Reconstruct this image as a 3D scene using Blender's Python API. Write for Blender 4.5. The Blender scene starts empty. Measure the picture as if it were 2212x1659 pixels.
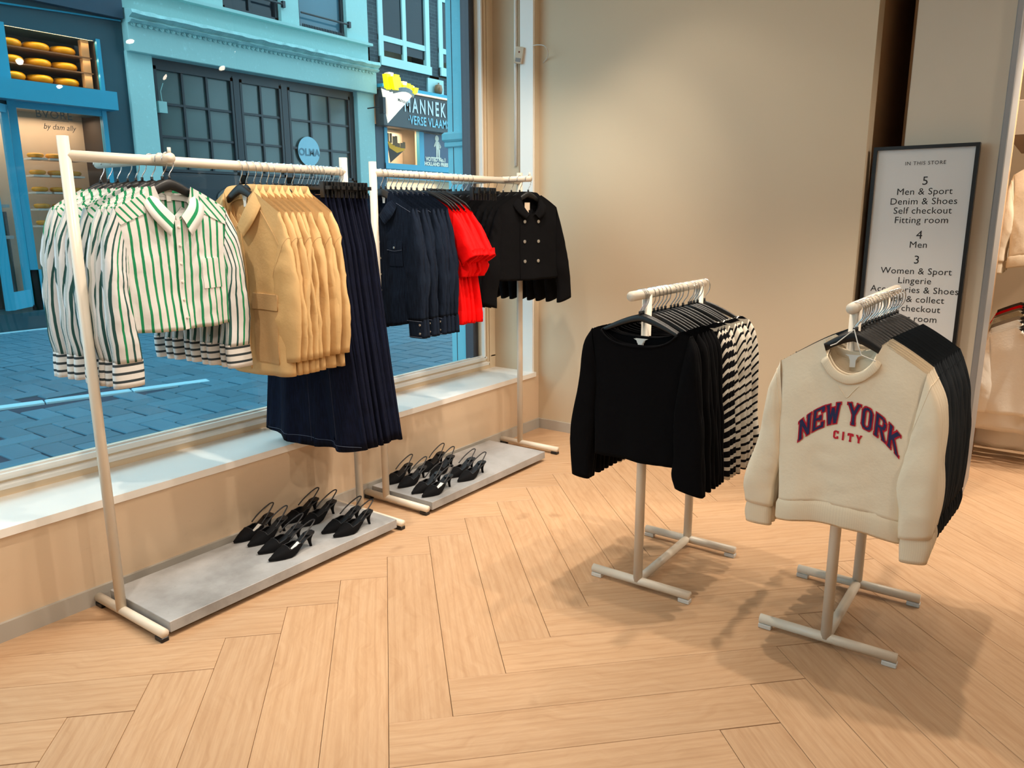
import bpy, math, random
import numpy as np
from mathutils import Vector, noise
from mathutils.bvhtree import BVHTree

random.seed(7)
SC = bpy.context.scene
COL = SC.collection
PI = math.pi

# ------------------------------------------------------------------ camera
cam_data = bpy.data.cameras.new('camera')
cam_data.sensor_width = 36.0
cam_data.lens = 36.0 * 1637.52 / 2212.0
cam_data.clip_start = 0.05
cam_data.clip_end = 200
cam = bpy.data.objects.new('camera', cam_data)
COL.objects.link(cam)
cam.location = (0, 0, 1.4)
def aim(o, yaw, pitch, roll):
    y, p, r = math.radians(yaw), math.radians(pitch), math.radians(roll)
    fw = Vector((math.cos(y) * math.cos(p), math.sin(y) * math.cos(p), -math.sin(p)))
    rt = Vector((math.sin(y), -math.cos(y), 0)); up = rt.cross(fw)
    r2 = rt * math.cos(r) + up * math.sin(r); u2 = up * math.cos(r) - rt * math.sin(r)
    from mathutils import Matrix
    m = Matrix((r2, u2, -fw)).transposed()
    o.rotation_euler = m.to_euler()
aim(cam, 35.7249, 12.4075, -0.2436)
SC.camera = cam

# ------------------------------------------------------------------ world, exposure
SC.view_settings.view_transform = 'Standard'
SC.view_settings.look = 'None'
SC.view_settings.gamma = 1.0
SC.view_settings.use_curve_mapping = False
SC.view_settings.exposure = -0.27
w = bpy.data.worlds.new('overcast_sky'); SC.world = w
w.use_nodes = True
bg = w.node_tree.nodes['Background']
bg.inputs[0].default_value = (0.50, 0.84, 1.0, 1)
bg.inputs[1].default_value = 3.7

def area(name, loc, size, power, color, rot=(0, 0, 0), sizey=None):
    l = bpy.data.lights.new(name, 'AREA'); l.energy = power; l.color = color; l.size = size
    if sizey: l.shape = 'RECTANGLE'; l.size_y = sizey
    o = bpy.data.objects.new(name, l); o.location = loc; o.rotation_euler = rot; COL.objects.link(o)
    return o
WARM = (1.0, 0.88, 0.74)
area('ceiling_fill_light', (1.2, 0.9, 3.17), 3.0, 24, WARM, sizey=2.6)  # broad soft fill added to brighten the room, no panel fitting there
area('ceiling_fill_light', (-1.2, -1.8, 3.17), 3.0, 20, WARM, sizey=3.0)

# ------------------------------------------------------------------ helpers
def lin(c):
    return tuple(((x / 255.0) / 12.92 if x <= 10 else (((x / 255.0) + 0.055) / 1.055) ** 2.4) for x in c)

class NT:
    """small node-tree writer"""
    def __init__(s, name):
        s.m = bpy.data.materials.new(name); s.m.use_nodes = True
        s.t = s.m.node_tree; s.n = s.t.nodes; s.l = s.t.links
        s.b = s.n['Principled BSDF']; s.out = s.n['Material Output']
    def add(s, typ, **kw):
        n = s.n.new(typ)
        for k, v in kw.items(): setattr(n, k, v)
        return n
    def link(s, a, b): s.l.new(a, b)
    def math(s, op, a, b=None):
        n = s.add('ShaderNodeMath', operation=op)
        for i, v in enumerate((a, b)):
            if v is None: continue
            if isinstance(v, (int, float)): n.inputs[i].default_value = v
            else: s.link(v, n.inputs[i])
        return n.outputs[0]
    def mix(s, f, a, b):
        n = s.add('ShaderNodeMix', data_type='RGBA')
        if isinstance(f, (int, float)): n.inputs[0].default_value = f
        else: s.link(f, n.inputs[0])
        for i, v in ((6, a), (7, b)):
            if isinstance(v, tuple): n.inputs[i].default_value = (v[0], v[1], v[2], 1)
            else: s.link(v, n.inputs[i])
        return n.outputs[2]
    def coord(s, kind='Object', scale=None, rot=None):
        tc = s.add('ShaderNodeTexCoord'); o = tc.outputs[kind]
        if scale or rot:
            mp = s.add('ShaderNodeMapping')
            if scale: mp.inputs['Scale'].default_value = scale
            if rot: mp.inputs['Rotation'].default_value = rot
            s.link(o, mp.inputs[0]); o = mp.outputs[0]
        return o
    def noise(s, vec, scale, detail=4, rough=0.55):
        n = s.add('ShaderNodeTexNoise'); n.inputs['Scale'].default_value = scale
        n.inputs['Detail'].default_value = detail; n.inputs['Roughness'].default_value = rough
        s.link(vec, n.inputs['Vector']); return n.outputs[0]
    def ramp(s, f, stops):
        n = s.add('ShaderNodeValToRGB'); e = n.color_ramp.elements
        while len(e) < len(stops): e.new(0.5)
        for k, (p, c) in enumerate(stops): e[k].position = p; e[k].color = (c[0], c[1], c[2], 1)
        s.link(f, n.inputs[0]); return n.outputs[0]
    def bump(s, h, strength=0.2, dist=0.01):
        n = s.add('ShaderNodeBump'); n.inputs['Strength'].default_value = strength
        n.inputs['Distance'].default_value = dist
        s.link(h, n.inputs['Height']); s.link(n.outputs[0], s.b.inputs['Normal'])
    def base(s, c, rough=0.6, metal=0.0, spec=None):
        if isinstance(c, tuple): s.b.inputs['Base Color'].default_value = (c[0], c[1], c[2], 1)
        else: s.link(c, s.b.inputs['Base Color'])
        s.b.inputs['Roughness'].default_value = rough; s.b.inputs['Metallic'].default_value = metal
        if spec is not None: s.b.inputs['Specular IOR Level'].default_value = spec

def plain(name, rgb, rough=0.6, metal=0.0, var=0.06, scale=8, spec=None, bump=0.0):
    t = NT(name); c = lin(rgb); v = t.coord('Object')
    n = t.noise(v, scale)
    a = tuple(x * (1 - var) for x in c); b = tuple(min(1, x * (1 + var)) for x in c)
    t.base(t.mix(n, a, b), rough, metal, spec)
    if bump: t.bump(t.noise(v, scale * 12), bump, 0.004)
    return t.m
def glow(name, rgb, strength):
    t = NT(name); c = lin(rgb); t.base(c, 0.5)
    t.b.inputs['Emission Color'].default_value = (c[0], c[1], c[2], 1)
    t.b.inputs['Emission Strength'].default_value = strength
    return t.m

class MB:
    """collects geometry, builds ONE mesh"""
    def __init__(s): s.v = []; s.f = []; s.uv = {}
    def add(s, vs, fs, uvs=None):
        o = len(s.v); s.v += [tuple(p) for p in vs]; s.f += [tuple(i + o for i in f) for f in fs]
        if uvs is not None:
            for i, q in enumerate(uvs): s.uv[o + i] = q
        return s
    def box(s, x0, x1, y0, y1, z0, z1):
        vs = [(x, y, z) for x in (x0, x1) for y in (y0, y1) for z in (z0, z1)]
        return s.add(vs, [(0, 1, 3, 2), (4, 6, 7, 5), (0, 4, 5, 1), (2, 3, 7, 6), (0, 2, 6, 4), (1, 5, 7, 3)])
    def bbox(s, x0, x1, y0, y1, z0, z1, b=0.003):
        """box with a chamfer along its four z edges and top"""
        def ring(i, z): return [(x0 + i + b, y0 + i, z), (x1 - i - b, y0 + i, z), (x1 - i, y0 + i + b, z), (x1 - i, y1 - i - b, z), (x1 - i - b, y1 - i, z), (x0 + i + b, y1 - i, z), (x0 + i, y1 - i - b, z), (x0 + i, y0 + i + b, z)]
        rs = [ring(b, z0), ring(0, z0 + b), ring(0, z1 - b), ring(b, z1)]
        vs = sum(rs, []); fs = [tuple(range(7, -1, -1)), tuple(range(24, 32))]
        for k in range(3):
            for i in range(8):
                j = (i + 1) % 8; fs.append((k * 8 + i, k * 8 + j, k * 8 + 8 + j, k * 8 + 8 + i))
        return s.add(vs, fs)
    def grid(s, G, cu=False, cv=False, uv=None):
        nv, nu = len(G), len(G[0]); vs = [p for r in G for p in r]; fs = []
        for a in range(nv if cv else nv - 1):
            for b in range(nu if cu else nu - 1):
                a2, b2 = (a + 1) % nv, (b + 1) % nu
                fs.append((a * nu + b, a * nu + b2, a2 * nu + b2, a2 * nu + b))
        return s.add(vs, fs, None if uv is None else [p for r in uv for p in r])
    def tube(s, path, r, n=8, cap=True, closed=False):
        P = [Vector(p) for p in path]; G = []; prev = None; m = len(P)
        for i, p in enumerate(P):
            if closed: d = P[(i + 1) % m] - P[i - 1]
            else: d = P[min(i + 1, m - 1)] - P[max(i - 1, 0)]
            d.normalize()
            if prev is None:
                a = Vector((0, 0, 1)) if abs(d.z) < 0.9 else Vector((1, 0, 0))
                u = d.cross(a).normalized()
            else:
                u = (prev - d * prev.dot(d)).normalized()
            prev = u; v = d.cross(u)
            rr = r[i] if isinstance(r, (list, tuple)) else r
            G.append([tuple(p + u * (rr * math.cos(2 * PI * k / n)) + v * (rr * math.sin(2 * PI * k / n))) for k in range(n)])
        o = len(s.v); s.grid(G, cu=True, cv=closed)
        if cap and not closed:
            s.f.append(tuple(o + k for k in range(n - 1, -1, -1))); s.f.append(tuple(o + (m - 1) * n + k for k in range(n)))
        return s
    def lathe(s, prof, n=16, at=(0, 0, 0), sx=1, sy=1):
        G = [[(at[0] + r * sx * math.cos(2 * PI * k / n), at[1] + r * sy * math.sin(2 * PI * k / n), at[2] + z) for k in range(n)] for r, z in prof]
        o = len(s.v); s.grid(G, cu=True)
        s.f.append(tuple(o + k for k in range(n - 1, -1, -1))); s.f.append(tuple(o + (len(prof) - 1) * n + k for k in range(n)))
        return s
    def prism(s, poly, a, b, fn):
        """polygon (p,q) extruded between a and b; fn(p,q,t) -> xyz"""
        n = len(poly); vs = [fn(p, q, a) for p, q in poly] + [fn(p, q, b) for p, q in poly]
        fs = [tuple(range(n - 1, -1, -1)), tuple(range(n, 2 * n))] + [(i, (i + 1) % n, n + (i + 1) % n, n + i) for i in range(n)]
        return s.add(vs, fs)
    def mesh(s, name, mat, smooth=False):
        me = bpy.data.meshes.new(name); me.from_pydata(s.v, [], s.f)
        if s.uv:
            ul = me.uv_layers.new(name='UVMap'); idx = np.zeros(len(me.loops), dtype=np.int32); me.loops.foreach_get('vertex_index', idx)
            arr = np.zeros((len(s.v), 2), dtype=np.float32)
            for k, q in s.uv.items(): arr[k] = q
            ul.data.foreach_set('uv', arr[idx].ravel())
        if smooth: me.polygons.foreach_set('use_smooth', [True] * len(me.polygons))
        if mat: me.materials.append(mat)
        me.update(); return me
    def build(s, name, mat, parent=None, smooth=False, label=None):
        return put(name, s.mesh(name, mat, smooth), parent, label)

def put(name, me, parent=None, label=None):
    o = bpy.data.objects.new(name, me); COL.objects.link(o)
    if parent is not None: o.parent = parent
    if label: o['label'] = label
    return o
def tag(o, label, cat, group=None):
    o['label'] = label; o['category'] = cat
    if group: o['group'] = group
    return o
def thing(name, label, cat, loc=(0, 0, 0), rz=0.0, group=None):
    o = bpy.data.objects.new(name, None); COL.objects.link(o); o.empty_display_size = 0.1
    o.location = loc; o.rotation_euler = (0, 0, rz)
    return tag(o, label, cat, group)
def structure(o): o['kind'] = 'structure'; return o
KIDS = {}
def kids(o):
    if o.name not in KIDS: KIDS[o.name] = list(o.children)
    return KIDS[o.name]
def dup(root, label, loc=None, rz=None, group=None, skip=()):
    r = root.copy(); COL.objects.link(r); r['label'] = label
    if group: r['group'] = group
    if loc is not None: r.location = loc
    if rz is not None: r.rotation_euler = (0, 0, rz)
    for c in kids(root):
        if c.name.split('.')[0] in skip: continue
        d = c.copy(); COL.objects.link(d); d.parent = r
        for g in kids(c):
            e = g.copy(); COL.objects.link(e); e.parent = d
    return r

def catmull(pts, n):
    P = [np.array(p, float) for p in pts]; P = [2 * P[0] - P[1]] + P + [2 * P[-1] - P[-2]]
    m = len(P) - 3; out = []
    for i in range(n):
        t = i / (n - 1) * m; k = min(int(t), m - 1); t -= k
        a, b, c, d = P[k:k + 4]
        out.append(0.5 * (2 * b + (c - a) * t + (2 * a - 5 * b + 4 * c - d) * t * t + (3 * b - a - 3 * c + d) * t ** 3))
    return out

DG_TEXT = {}
def text_geo(body, size, bold=0.0, sx=1.0, space=1.0, align='CENTER', shear=0.0):
    """flat lettering from Blender's built-in font: (vertices 2D, faces)"""
    key = (body, size, bold, sx, space, align, shear)
    if key in DG_TEXT: return DG_TEXT[key]
    c = bpy.data.curves.new('lettering', 'FONT'); c.body = body; c.size = size; c.offset = bold
    c.align_x = align; c.align_y = 'CENTER'; c.space_character = space; c.shear = shear; c.resolution_u = 3
    o = bpy.data.objects.new('lettering', c); COL.objects.link(o)
    dg = bpy.context.evaluated_depsgraph_get(); me = bpy.data.meshes.new_from_object(o.evaluated_get(dg))
    vs = [(v.co.x * sx, v.co.y) for v in me.vertices]; fs = [tuple(p.vertices) for p in me.polygons]
    bpy.data.objects.remove(o); bpy.data.curves.remove(c); bpy.data.meshes.remove(me)
    DG_TEXT[key] = (vs, fs); return vs, fs
def text_on(mb, body, size, fn, **kw):
    vs, fs = text_geo(body, size, **kw); mb.add([fn(p, q) for p, q in vs], fs); return mb

ORD = ['frontmost', 'second', 'third', 'fourth', 'fifth', 'sixth', 'seventh', 'eighth', 'ninth', 'tenth', 'eleventh', 'twelfth', 'thirteenth', 'fourteenth']

# ------------------------------------------------------------------ materials
M = {}
M['wall'] = plain('warm_white_wall_paint', (210, 192, 164), 0.7, var=0.03, scale=2, bump=0.05)
def scuffed():
    t = NT('scuffed_low_wall_paint'); v = t.coord('Object')
    n = t.noise(v, 3.0, 6, 0.7)
    c = t.ramp(n, [(0.0, lin((198, 172, 142))), (0.42, lin((216, 190, 160))), (0.62, lin((216, 190, 160))), (0.75, lin((194, 168, 138)))])
    n2 = t.noise(t.coord('Object', (9, 9, 22)), 2.2, 5, 0.75)
    mask = t.ramp(n2, [(0.66, (0, 0, 0)), (0.72, (1, 1, 1))])
    t.base(t.mix(t.math('MULTIPLY', mask, 0.35), c, lin((150, 125, 100))), 0.6); return t.m
M['lowwall'] = scuffed()
M['white'] = plain('white_painted_wood', (245, 241, 234), 0.4, var=0.02)
M['cream'] = plain('cream_painted_window_frame', (228, 206, 174), 0.4, var=0.03)
M['skirting'] = plain('grey_skirting_board', (176, 170, 160), 0.5, var=0.05)
M['rackwhite'] = plain('white_powder_coated_steel', (224, 212, 194), 0.35, var=0.03)
M['padwhite'] = plain('white_plastic_pad', (215, 212, 205), 0.5)
M['chrome'] = plain('chromed_steel', (215, 215, 215), 0.18, 1.0, var=0.02)
M['blackplastic'] = plain('black_plastic', (14, 14, 15), 0.45, var=0.1)
M['black'] = plain('black_frame', (14, 14, 16), 0.4, var=0.05)
M['ceil'] = plain('white_ceiling', (225, 222, 215), 0.8)
M['ink'] = plain('black_print', (16, 17, 22), 0.6, var=0.02)
M['paper'] = plain('white_poster_board', (214, 216, 216), 0.25, var=0.01, spec=0.7)
M['alu'] = plain('grey_aluminium_edge', (150, 150, 150), 0.4, 0.3)
M['label'] = plain('white_woven_label', (235, 232, 226), 0.7)
M['darkbehind'] = plain('dark_interior', (30, 34, 38), 0.8)

def planks_mat():
    t = NT('oak_plank'); oi = t.add('ShaderNodeObjectInfo'); tc = t.add('ShaderNodeTexCoord')
    off = t.add('ShaderNodeVectorMath', operation='ADD')
    t.link(tc.outputs['Object'], off.inputs[0])
    cb = t.add('ShaderNodeCombineXYZ')
    t.link(t.math('MULTIPLY', oi.outputs['Random'], 37.0), cb.inputs[0]); t.link(t.math('MULTIPLY', oi.outputs['Random'], 91.0), cb.inputs[1])
    t.link(cb.outputs[0], off.inputs[1])
    mp = t.add('ShaderNodeMapping'); mp.inputs['Scale'].default_value = (1.3, 11.0, 1.0); t.link(off.outputs[0], mp.inputs[0])
    warp = t.noise(off.outputs[0], 3.0, 3)
    wv = t.add('ShaderNodeVectorMath', operation='ADD'); t.link(mp.outputs[0], wv.inputs[0])
    cw = t.add('ShaderNodeCombineXYZ'); t.link(t.math('MULTIPLY', warp, 2.6), cw.inputs[1]); t.link(cw.outputs[0], wv.inputs[1])
    g1 = t.noise(wv.outputs[0], 2.2, 6, 0.65)
    mp2 = t.add('ShaderNodeMapping'); mp2.inputs['Scale'].default_value = (4.0, 160.0, 1.0); t.link(off.outputs[0], mp2.inputs[0])
    g2 = t.noise(mp2.outputs[0], 1.0, 4, 0.6)
    wave = t.add('ShaderNodeTexWave', wave_type='BANDS', bands_direction='Y'); wave.inputs['Scale'].default_value = 0.9
    wave.inputs['Distortion'].default_value = 7.0; wave.inputs['Detail'].default_value = 2.0; wave.inputs['Detail Scale'].default_value = 0.7
    t.link(mp.outputs[0], wave.inputs['Vector'])
    tone = t.ramp(g1, [(0.25, lin((174, 136, 102))), (0.45, lin((191, 154, 119))), (0.62, lin((199, 164, 130))), (0.8, lin((181, 142, 107)))])
    lines = t.ramp(wave.outputs[0], [(0.0, lin((180, 138, 98))), (0.35, lin((204, 165, 126))), (1.0, lin((204, 165, 126)))])
    c = t.mix(0.26, tone, lines)
    c = t.mix(t.math('MULTIPLY', t.ramp(g2, [(0.45, (0, 0, 0)), (0.75, (1, 1, 1))]), 0.35), c, lin((166, 126, 92)))
    knots = t.noise(off.outputs[0], 5.5, 2, 0.5)
    c = t.mix(t.math('MULTIPLY', t.ramp(knots, [(0.70, (0, 0, 0)), (0.80, (1, 1, 1))]), 0.5), c, lin((132, 94, 62)))
    hs = t.add('ShaderNodeHueSaturation'); t.link(c, hs.inputs['Color'])
    t.link(t.math('ADD', t.math('MULTIPLY', oi.outputs['Random'], 0.09), 0.93), hs.inputs['Value'])
    t.base(hs.outputs[0], 0.42, spec=0.4); t.bump(g2, 0.06, 0.002)
    return t.m
M['plank'] = planks_mat()
M['joint'] = plain('dark_floor_joint', (120, 92, 66), 0.8)

def concrete():
    t = NT('concrete_effect_board'); v = t.coord('Object')
    n = t.noise(v, 3.5, 6, 0.6); n2 = t.noise(v, 60, 4, 0.7)
    c = t.ramp(n, [(0.3, lin((128, 127, 126))), (0.5, lin((160, 160, 160))), (0.68, lin((178, 178, 178)))])
    c = t.mix(t.math('MULTIPLY', t.ramp(n2, [(0.6, (0, 0, 0)), (0.72, (1, 1, 1))]), 0.25), c, lin((120, 114, 106)))
    t.base(c, 0.4); return t.m
M['concrete'] = concrete()

def fabric(name, rgb, rough=0.85, var=0.08, scale=18, bump=0.25, sheen=0.0, stripes=None, denim=False, two=None):
    t = NT(name); c = lin(rgb); uv = t.coord('UV'); ob = t.coord('Object')
    n = t.noise(ob, scale, 3)
    col = t.mix(n, tuple(x * (1 - var) for x in c), tuple(min(1, x * (1 + var)) for x in c))
    if denim:
        nv = t.noise(t.coord('UV', (220, 14, 1)), 1.0, 4, 0.6)
        col = t.mix(t.math('MULTIPLY', t.ramp(nv, [(0.4, (0, 0, 0)), (0.75, (1, 1, 1))]), 0.75), col, lin(denim))
    if stripes:
        axis, period, frac, rgb2, rgb3, skew = stripes
        sx = t.add('ShaderNodeSeparateXYZ'); t.link(uv, sx.inputs[0])
        u = sx.outputs[axis]
        if skew: u = t.math('ADD', u, t.math('MULTIPLY', sx.outputs[1 - axis], skew))
        p = t.math('DIVIDE', t.math('ADD', u, 20.0), period)
        m = t.math('LESS_THAN', t.math('FRACT', p), frac)
        s2 = lin(rgb2)
        if rgb3:
            alt = t.math('LESS_THAN', t.math('FRACT', t.math('MULTIPLY', p, 1 / 3.0)), 0.3334)
            s2 = t.mix(alt, lin(rgb2), lin(rgb3))
        col = t.mix(m, col, s2)
    t.base(col, rough, spec=0.12)
    if sheen: t.b.inputs['Sheen Weight'].default_value = sheen
    h = t.noise(ob, 70, 3, 0.6); t.bump(h, bump, 0.004)
    return t.m
GREEN = (40, 140, 92); CHAR = (58, 66, 70)
F = {}
F['stripe'] = fabric('white_cotton_with_green_stripes', (222, 221, 218), stripes=(0, 0.0285, 0.30, GREEN, None, 0), bump=0.2, var=0.03)
F['stripe_yoke'] = fabric('striped_cotton_yoke', (222, 221, 218), stripes=(0, 0.0285, 0.30, GREEN, None, 0.9), bump=0.2, var=0.03)
F['stripe_sleeve_shaded'] = fabric('striped_cotton_sleeve_shaded', (218, 218, 218), stripes=(0, 0.027, 0.30, (48, 84, 80), GREEN, 0), bump=0.2, var=0.03)  # darker grey-green stripes put the shade on the sleeves into the cloth colour
F['stripe_cuff'] = fabric('striped_cotton_cuff', (220, 219, 216), stripes=(1, 0.027, 0.32, CHAR, None, 0), bump=0.2, var=0.03)
F['stripe_collar'] = fabric('striped_cotton_collar', (222, 221, 218), stripes=(1, 0.034, 0.30, GREEN, None, 0), bump=0.1, var=0.03)
F['beige'] = fabric('sand_beige_cotton_twill', (212, 176, 124), 0.7, bump=0.25, var=0.07)
F['beige2'] = fabric('sand_beige_twill_panel', (192, 158, 114), 0.75, bump=0.25, var=0.06)
F['denim'] = fabric('dark_indigo_denim', (14, 22, 36), 0.9, denim=(33, 47, 67), bump=0.3)
F['denimskirt'] = fabric('raw_navy_denim', (9, 12, 27), 0.9, denim=(19, 27, 52), bump=0.3)
F['thread'] = plain('tan_topstitch_thread', (150, 120, 85), 0.7)
F['seam'] = plain('navy_seam_thread', (52, 58, 78), 0.8)
F['threadblue'] = plain('pale_blue_thread', (95, 105, 125), 0.7)
F['red'] = fabric('bright_red_cotton', (238, 8, 10), 0.7, var=0.05, bump=0.25)
F['wool'] = fabric('black_wool', (14, 14, 16), 1.0, var=0.15, scale=120, bump=0.4)
F['jersey'] = fabric('black_jersey', (6, 6, 8), 1.0, var=0.1, bump=0.2)
F['navystripe'] = fabric('black_jersey_with_white_stripes', (14, 14, 18), 0.9, stripes=(1, 0.030, 0.36, (224, 216, 202), None, 0), bump=0.2)
F['creamstripe'] = fabric('cream_jersey_with_black_stripes', (228, 219, 203), 0.9, stripes=(1, 0.027, 0.32, (18, 18, 22), None, 0), bump=0.2)
F['cream'] = fabric('cream_sweatshirt_fleece', (236, 220, 194), 0.9, var=0.03, bump=0.25, sheen=0.1)
F['creamrib'] = fabric('cream_rib_knit', (234, 217, 190), 0.9, stripes=(0, 0.006, 0.3, (229, 212, 185), None, 0), bump=0.2, var=0.02)
F['char'] = fabric('charcoal_sweatshirt_fleece', (42, 46, 50), 1.0, var=0.12, bump=0.25)
F['charrib'] = fabric('charcoal_rib_knit', (38, 42, 46), 1.0, stripes=(0, 0.006, 0.3, (33, 36, 40), None, 0), bump=0.2)
F['whiteshirt'] = fabric('white_poplin', (238, 232, 220), 0.8, var=0.02, bump=0.2)
F['knitcream'] = fabric('cream_fluffy_knit', (238, 222, 186), 0.95, var=0.08, scale=90, bump=0.7)
F['taupe'] = fabric('taupe_cotton', (168, 150, 128), 0.9)
F['tweed'] = fabric('brown_tweed', (78, 66, 54), 0.95, var=0.5, scale=160)
F['suede'] = fabric('black_suede', (13, 13, 15), 0.8, var=0.2, bump=0.2)
F['piping'] = plain('black_grosgrain_trim', (30, 30, 33), 0.45)
F['insole'] = plain('black_insole', (16, 16, 19), 0.5)
M['letterred'] = plain('red_felt_lettering', (190, 22, 44), 0.9)
M['letternavy'] = plain('navy_felt_lettering', (40, 44, 82), 0.95, var=0.25, scale=120)
M['snap'] = plain('silver_snap_button', (225, 222, 215), 0.25, 0.9)
M['pearl'] = plain('white_shirt_button', (232, 228, 220), 0.3)
M['copper'] = plain('copper_rivet', (190, 120, 60), 0.3, 0.9)
# ================================================================== SETTING
YW, YG, SILL = 2.772, 3.12, 0.392
XB = 4.161
# ---- floor: base slab and herringbone planks
fl = structure(MB().box(-3.5, 9.0, -4.5, YW + 0.05, -0.06, -0.012).build('floor', M['joint']))
PW, PN = 0.1825, 6
PL = PW * PN
def plank_mesh():
    return MB().bbox(0, PL - 0.0016, -PW / 2, PW / 2 - 0.0014, -0.012, 0.0, 0.0009).mesh('plank', M['plank'])
pm = plank_mesh()
R2 = math.sqrt(0.5)
A0, B0 = 1.925, -0.1375
fwd = Vector((math.cos(math.radians(35.72)), math.sin(math.radians(35.72))))
cand = []
for k in range(-40, 41):
    for j in range(-6, 7):
        a, b = A0 + k * PW + j * PL, B0 - k * PW + j * PL
        cand.append((a, b + PW / 2, 0)); cand.append((a + PL + PW / 2, b, 1))
def ab2xy(a, b): return ((a - b) * R2, (a + b) * R2)
keep = []
for a, b, d in cand:
    ca, cb = (a + PL / 2, b) if d == 0 else (a, b + PL / 2)
    x, y = ab2xy(ca, cb)
    if not (-0.7 < x < 8.6 and -2.6 < y < YW + 0.35): continue
    if x > XB + 0.55 and y > 1.1: continue
    v = Vector((x, y)); dp = v.dot(fwd); lat = abs(v.cross(fwd)) if False else abs(v.x * fwd.y - v.y * fwd.x)
    if dp < 0.55 or lat > 0.80 * dp + 0.75: continue
    keep.append((dp, a, b, d))
keep.sort()
for dp, a, b, d in keep[:298]:
    x, y = ab2xy(a, b)
    o = put('plank', pm, fl); o.location = (x, y, 0)
    # direction of growing a is 45 deg, of growing b is 135 deg
    o.rotation_euler = (0, 0, PI / 4 if d == 0 else 3 * PI / 4)
print('planks', len(keep))

# ---- window wall
wl = MB(); wl.box(-3.5, XB + 0.3, YW, YW + 0.32, -0.02, 0.362)
structure(wl.build('wall_left', M['lowwall']))
structure(MB().box(-3.5, 4.115, YW - 0.012, 3.11, 0.362, SILL).build('trim_1', M['white']))          # window board
bl = MB().box(-3.5, XB, YW - 0.014, YW + 0.001, 0.0, 0.066); structure(bl.build('baseboard_left', M['skirting']))
# window frame
win = structure(MB().box(-3.5, 4.112, 3.098, 3.16, SILL - 0.005, 0.478).build('window_1', M['cream']))
def mould(path_fn, name='moulding'):
    pass
m = MB(); m.box(-3.5, 3.985, 3.072, 3.10, 0.470, 0.484); m.box(-3.5, 3.985, 3.083, 3.10, 0.458, 0.470); m.box(-3.5, 3.985, 3.09, 3.10, 0.484, 0.492)
m.build('window_bead', M['white'], win)
m = MB(); m.tube([(-3.5, 3.094, 0.436), (4.03, 3.094, 0.436)], 0.010, 8); m.box(-3.5, 4.03, 3.089, 3.10, 0.420, 0.432)
m.build('window_bead', M['white'], win)
m = MB(); m.box(3.955, 4.112, 3.098, 3.16, 0.470, 3.2); m.build('window_jamb', M['cream'], win)
m = MB(); m.box(3.958, 3.972, 3.072, 3.10, 0.478, 3.2); m.box(3.972, 3.984, 3.083, 3.10, 0.478, 3.2); m.build('window_bead', M['white'], win)
m = MB(); m.tube([(4.018, 3.094, 0.44), (4.018, 3.094, 3.2)], 0.011, 8); m.box(4.034, 4.050, 3.086, 3.10, 0.42, 3.2); m.build('window_bead', M['cream'], win)
m = MB(); m.box(-3.5, 4.112, 3.098, 3.16, 3.02, 3.25); m.build('window_head', M['cream'], win)
m = MB(); m.box(3.905, 3.956, 3.125, 3.19, 0.47, 3.1); m.build('window_gasket', plain('dark_grey_window_profile', (62, 60, 70), 0.4), win)
def glass_mat(name, refl, tint=(1, 1, 1)):
    t = NT(name); t.n.remove(t.b)
    tr = t.add('ShaderNodeBsdfTransparent'); tr.inputs[0].default_value = (tint[0], tint[1], tint[2], 1)
    gl = t.add('ShaderNodeBsdfGlossy'); gl.inputs['Roughness'].default_value = 0.0
    fr = t.add('ShaderNodeFresnel'); fr.inputs[0].default_value = 1.45
    mx = t.add('ShaderNodeMixShader'); t.link(t.math('MULTIPLY', fr.outputs[0], refl), mx.inputs[0])
    t.link(tr.outputs[0], mx.inputs[1]); t.link(gl.outputs[0], mx.inputs[2]); t.link(mx.outputs[0], t.out.inputs[0])
    return t.m
M['glass'] = glass_mat('shop_window_glass', 0.9)
MB().grid([[(-3.5, YG, 0.46), (3.96, YG, 0.46)], [(-3.5, YG, 3.1), (3.96, YG, 3.1)]]).build('window_pane', M['glass'], win)

# ---- reveal, back wall and corner
rv = MB(); rv.box(4.112, 4.5, YW + 0.001, 3.388, SILL - 0.03, 3.25)
structure(rv.build('wall_reveal', M['wall']))
structure(MB().box(4.093, 4.1125, 2.776, 2.872, SILL, 3.22).build('trim_2', M['white']))
structure(MB().box(4.104, 4.1125, 2.873, 2.890, SILL, 3.22).build('trim_3', plain('reveal_groove_shade_tan', (176, 142, 108), 0.6)))  # groove built as a raised strip, its shade put into the tan colour
structure(MB().box(XB, XB + 0.12, 0.848, YW + 0.1, -0.02, 3.25).build('wall_back', M['wall']))
structure(MB().box(XB - 0.014, XB + 0.001, 0.84, YW - 0.014, 0.0, 0.066).build('baseboard_back', M['skirting']))
M['passage'] = plain('passage_shade_brown', (176, 138, 100), 0.7)  # browner than the other walls, the shadow in the recess put into the colour
g = MB(); g.box(XB + 0.12, 5.2, 0.848, 0.97, -0.02, 3.25); structure(g.build('wall_passage', M['passage']))
structure(MB().box(5.1, 5.2, 0.3, 0.85, -0.02, 3.25).build('wall_passage_end', M['passage']))
pr = structure(MB().bbox(4.27, 4.62, 0.292, 0.70, -0.02, 3.25, 0.004).build('pillar', plain('off_white_pillar_paint', (200, 189, 170), 0.6, var=0.02)))
MB().bbox(4.262, 4.63, 0.272, 0.300, 0.0, 3.24, 0.004).build('edge_strip', M['alu'], pr)
structure(MB().box(4.5, 5.2, 0.70, 0.75, 0, 3.25).build('wall_passage_side', M['passage']))
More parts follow.
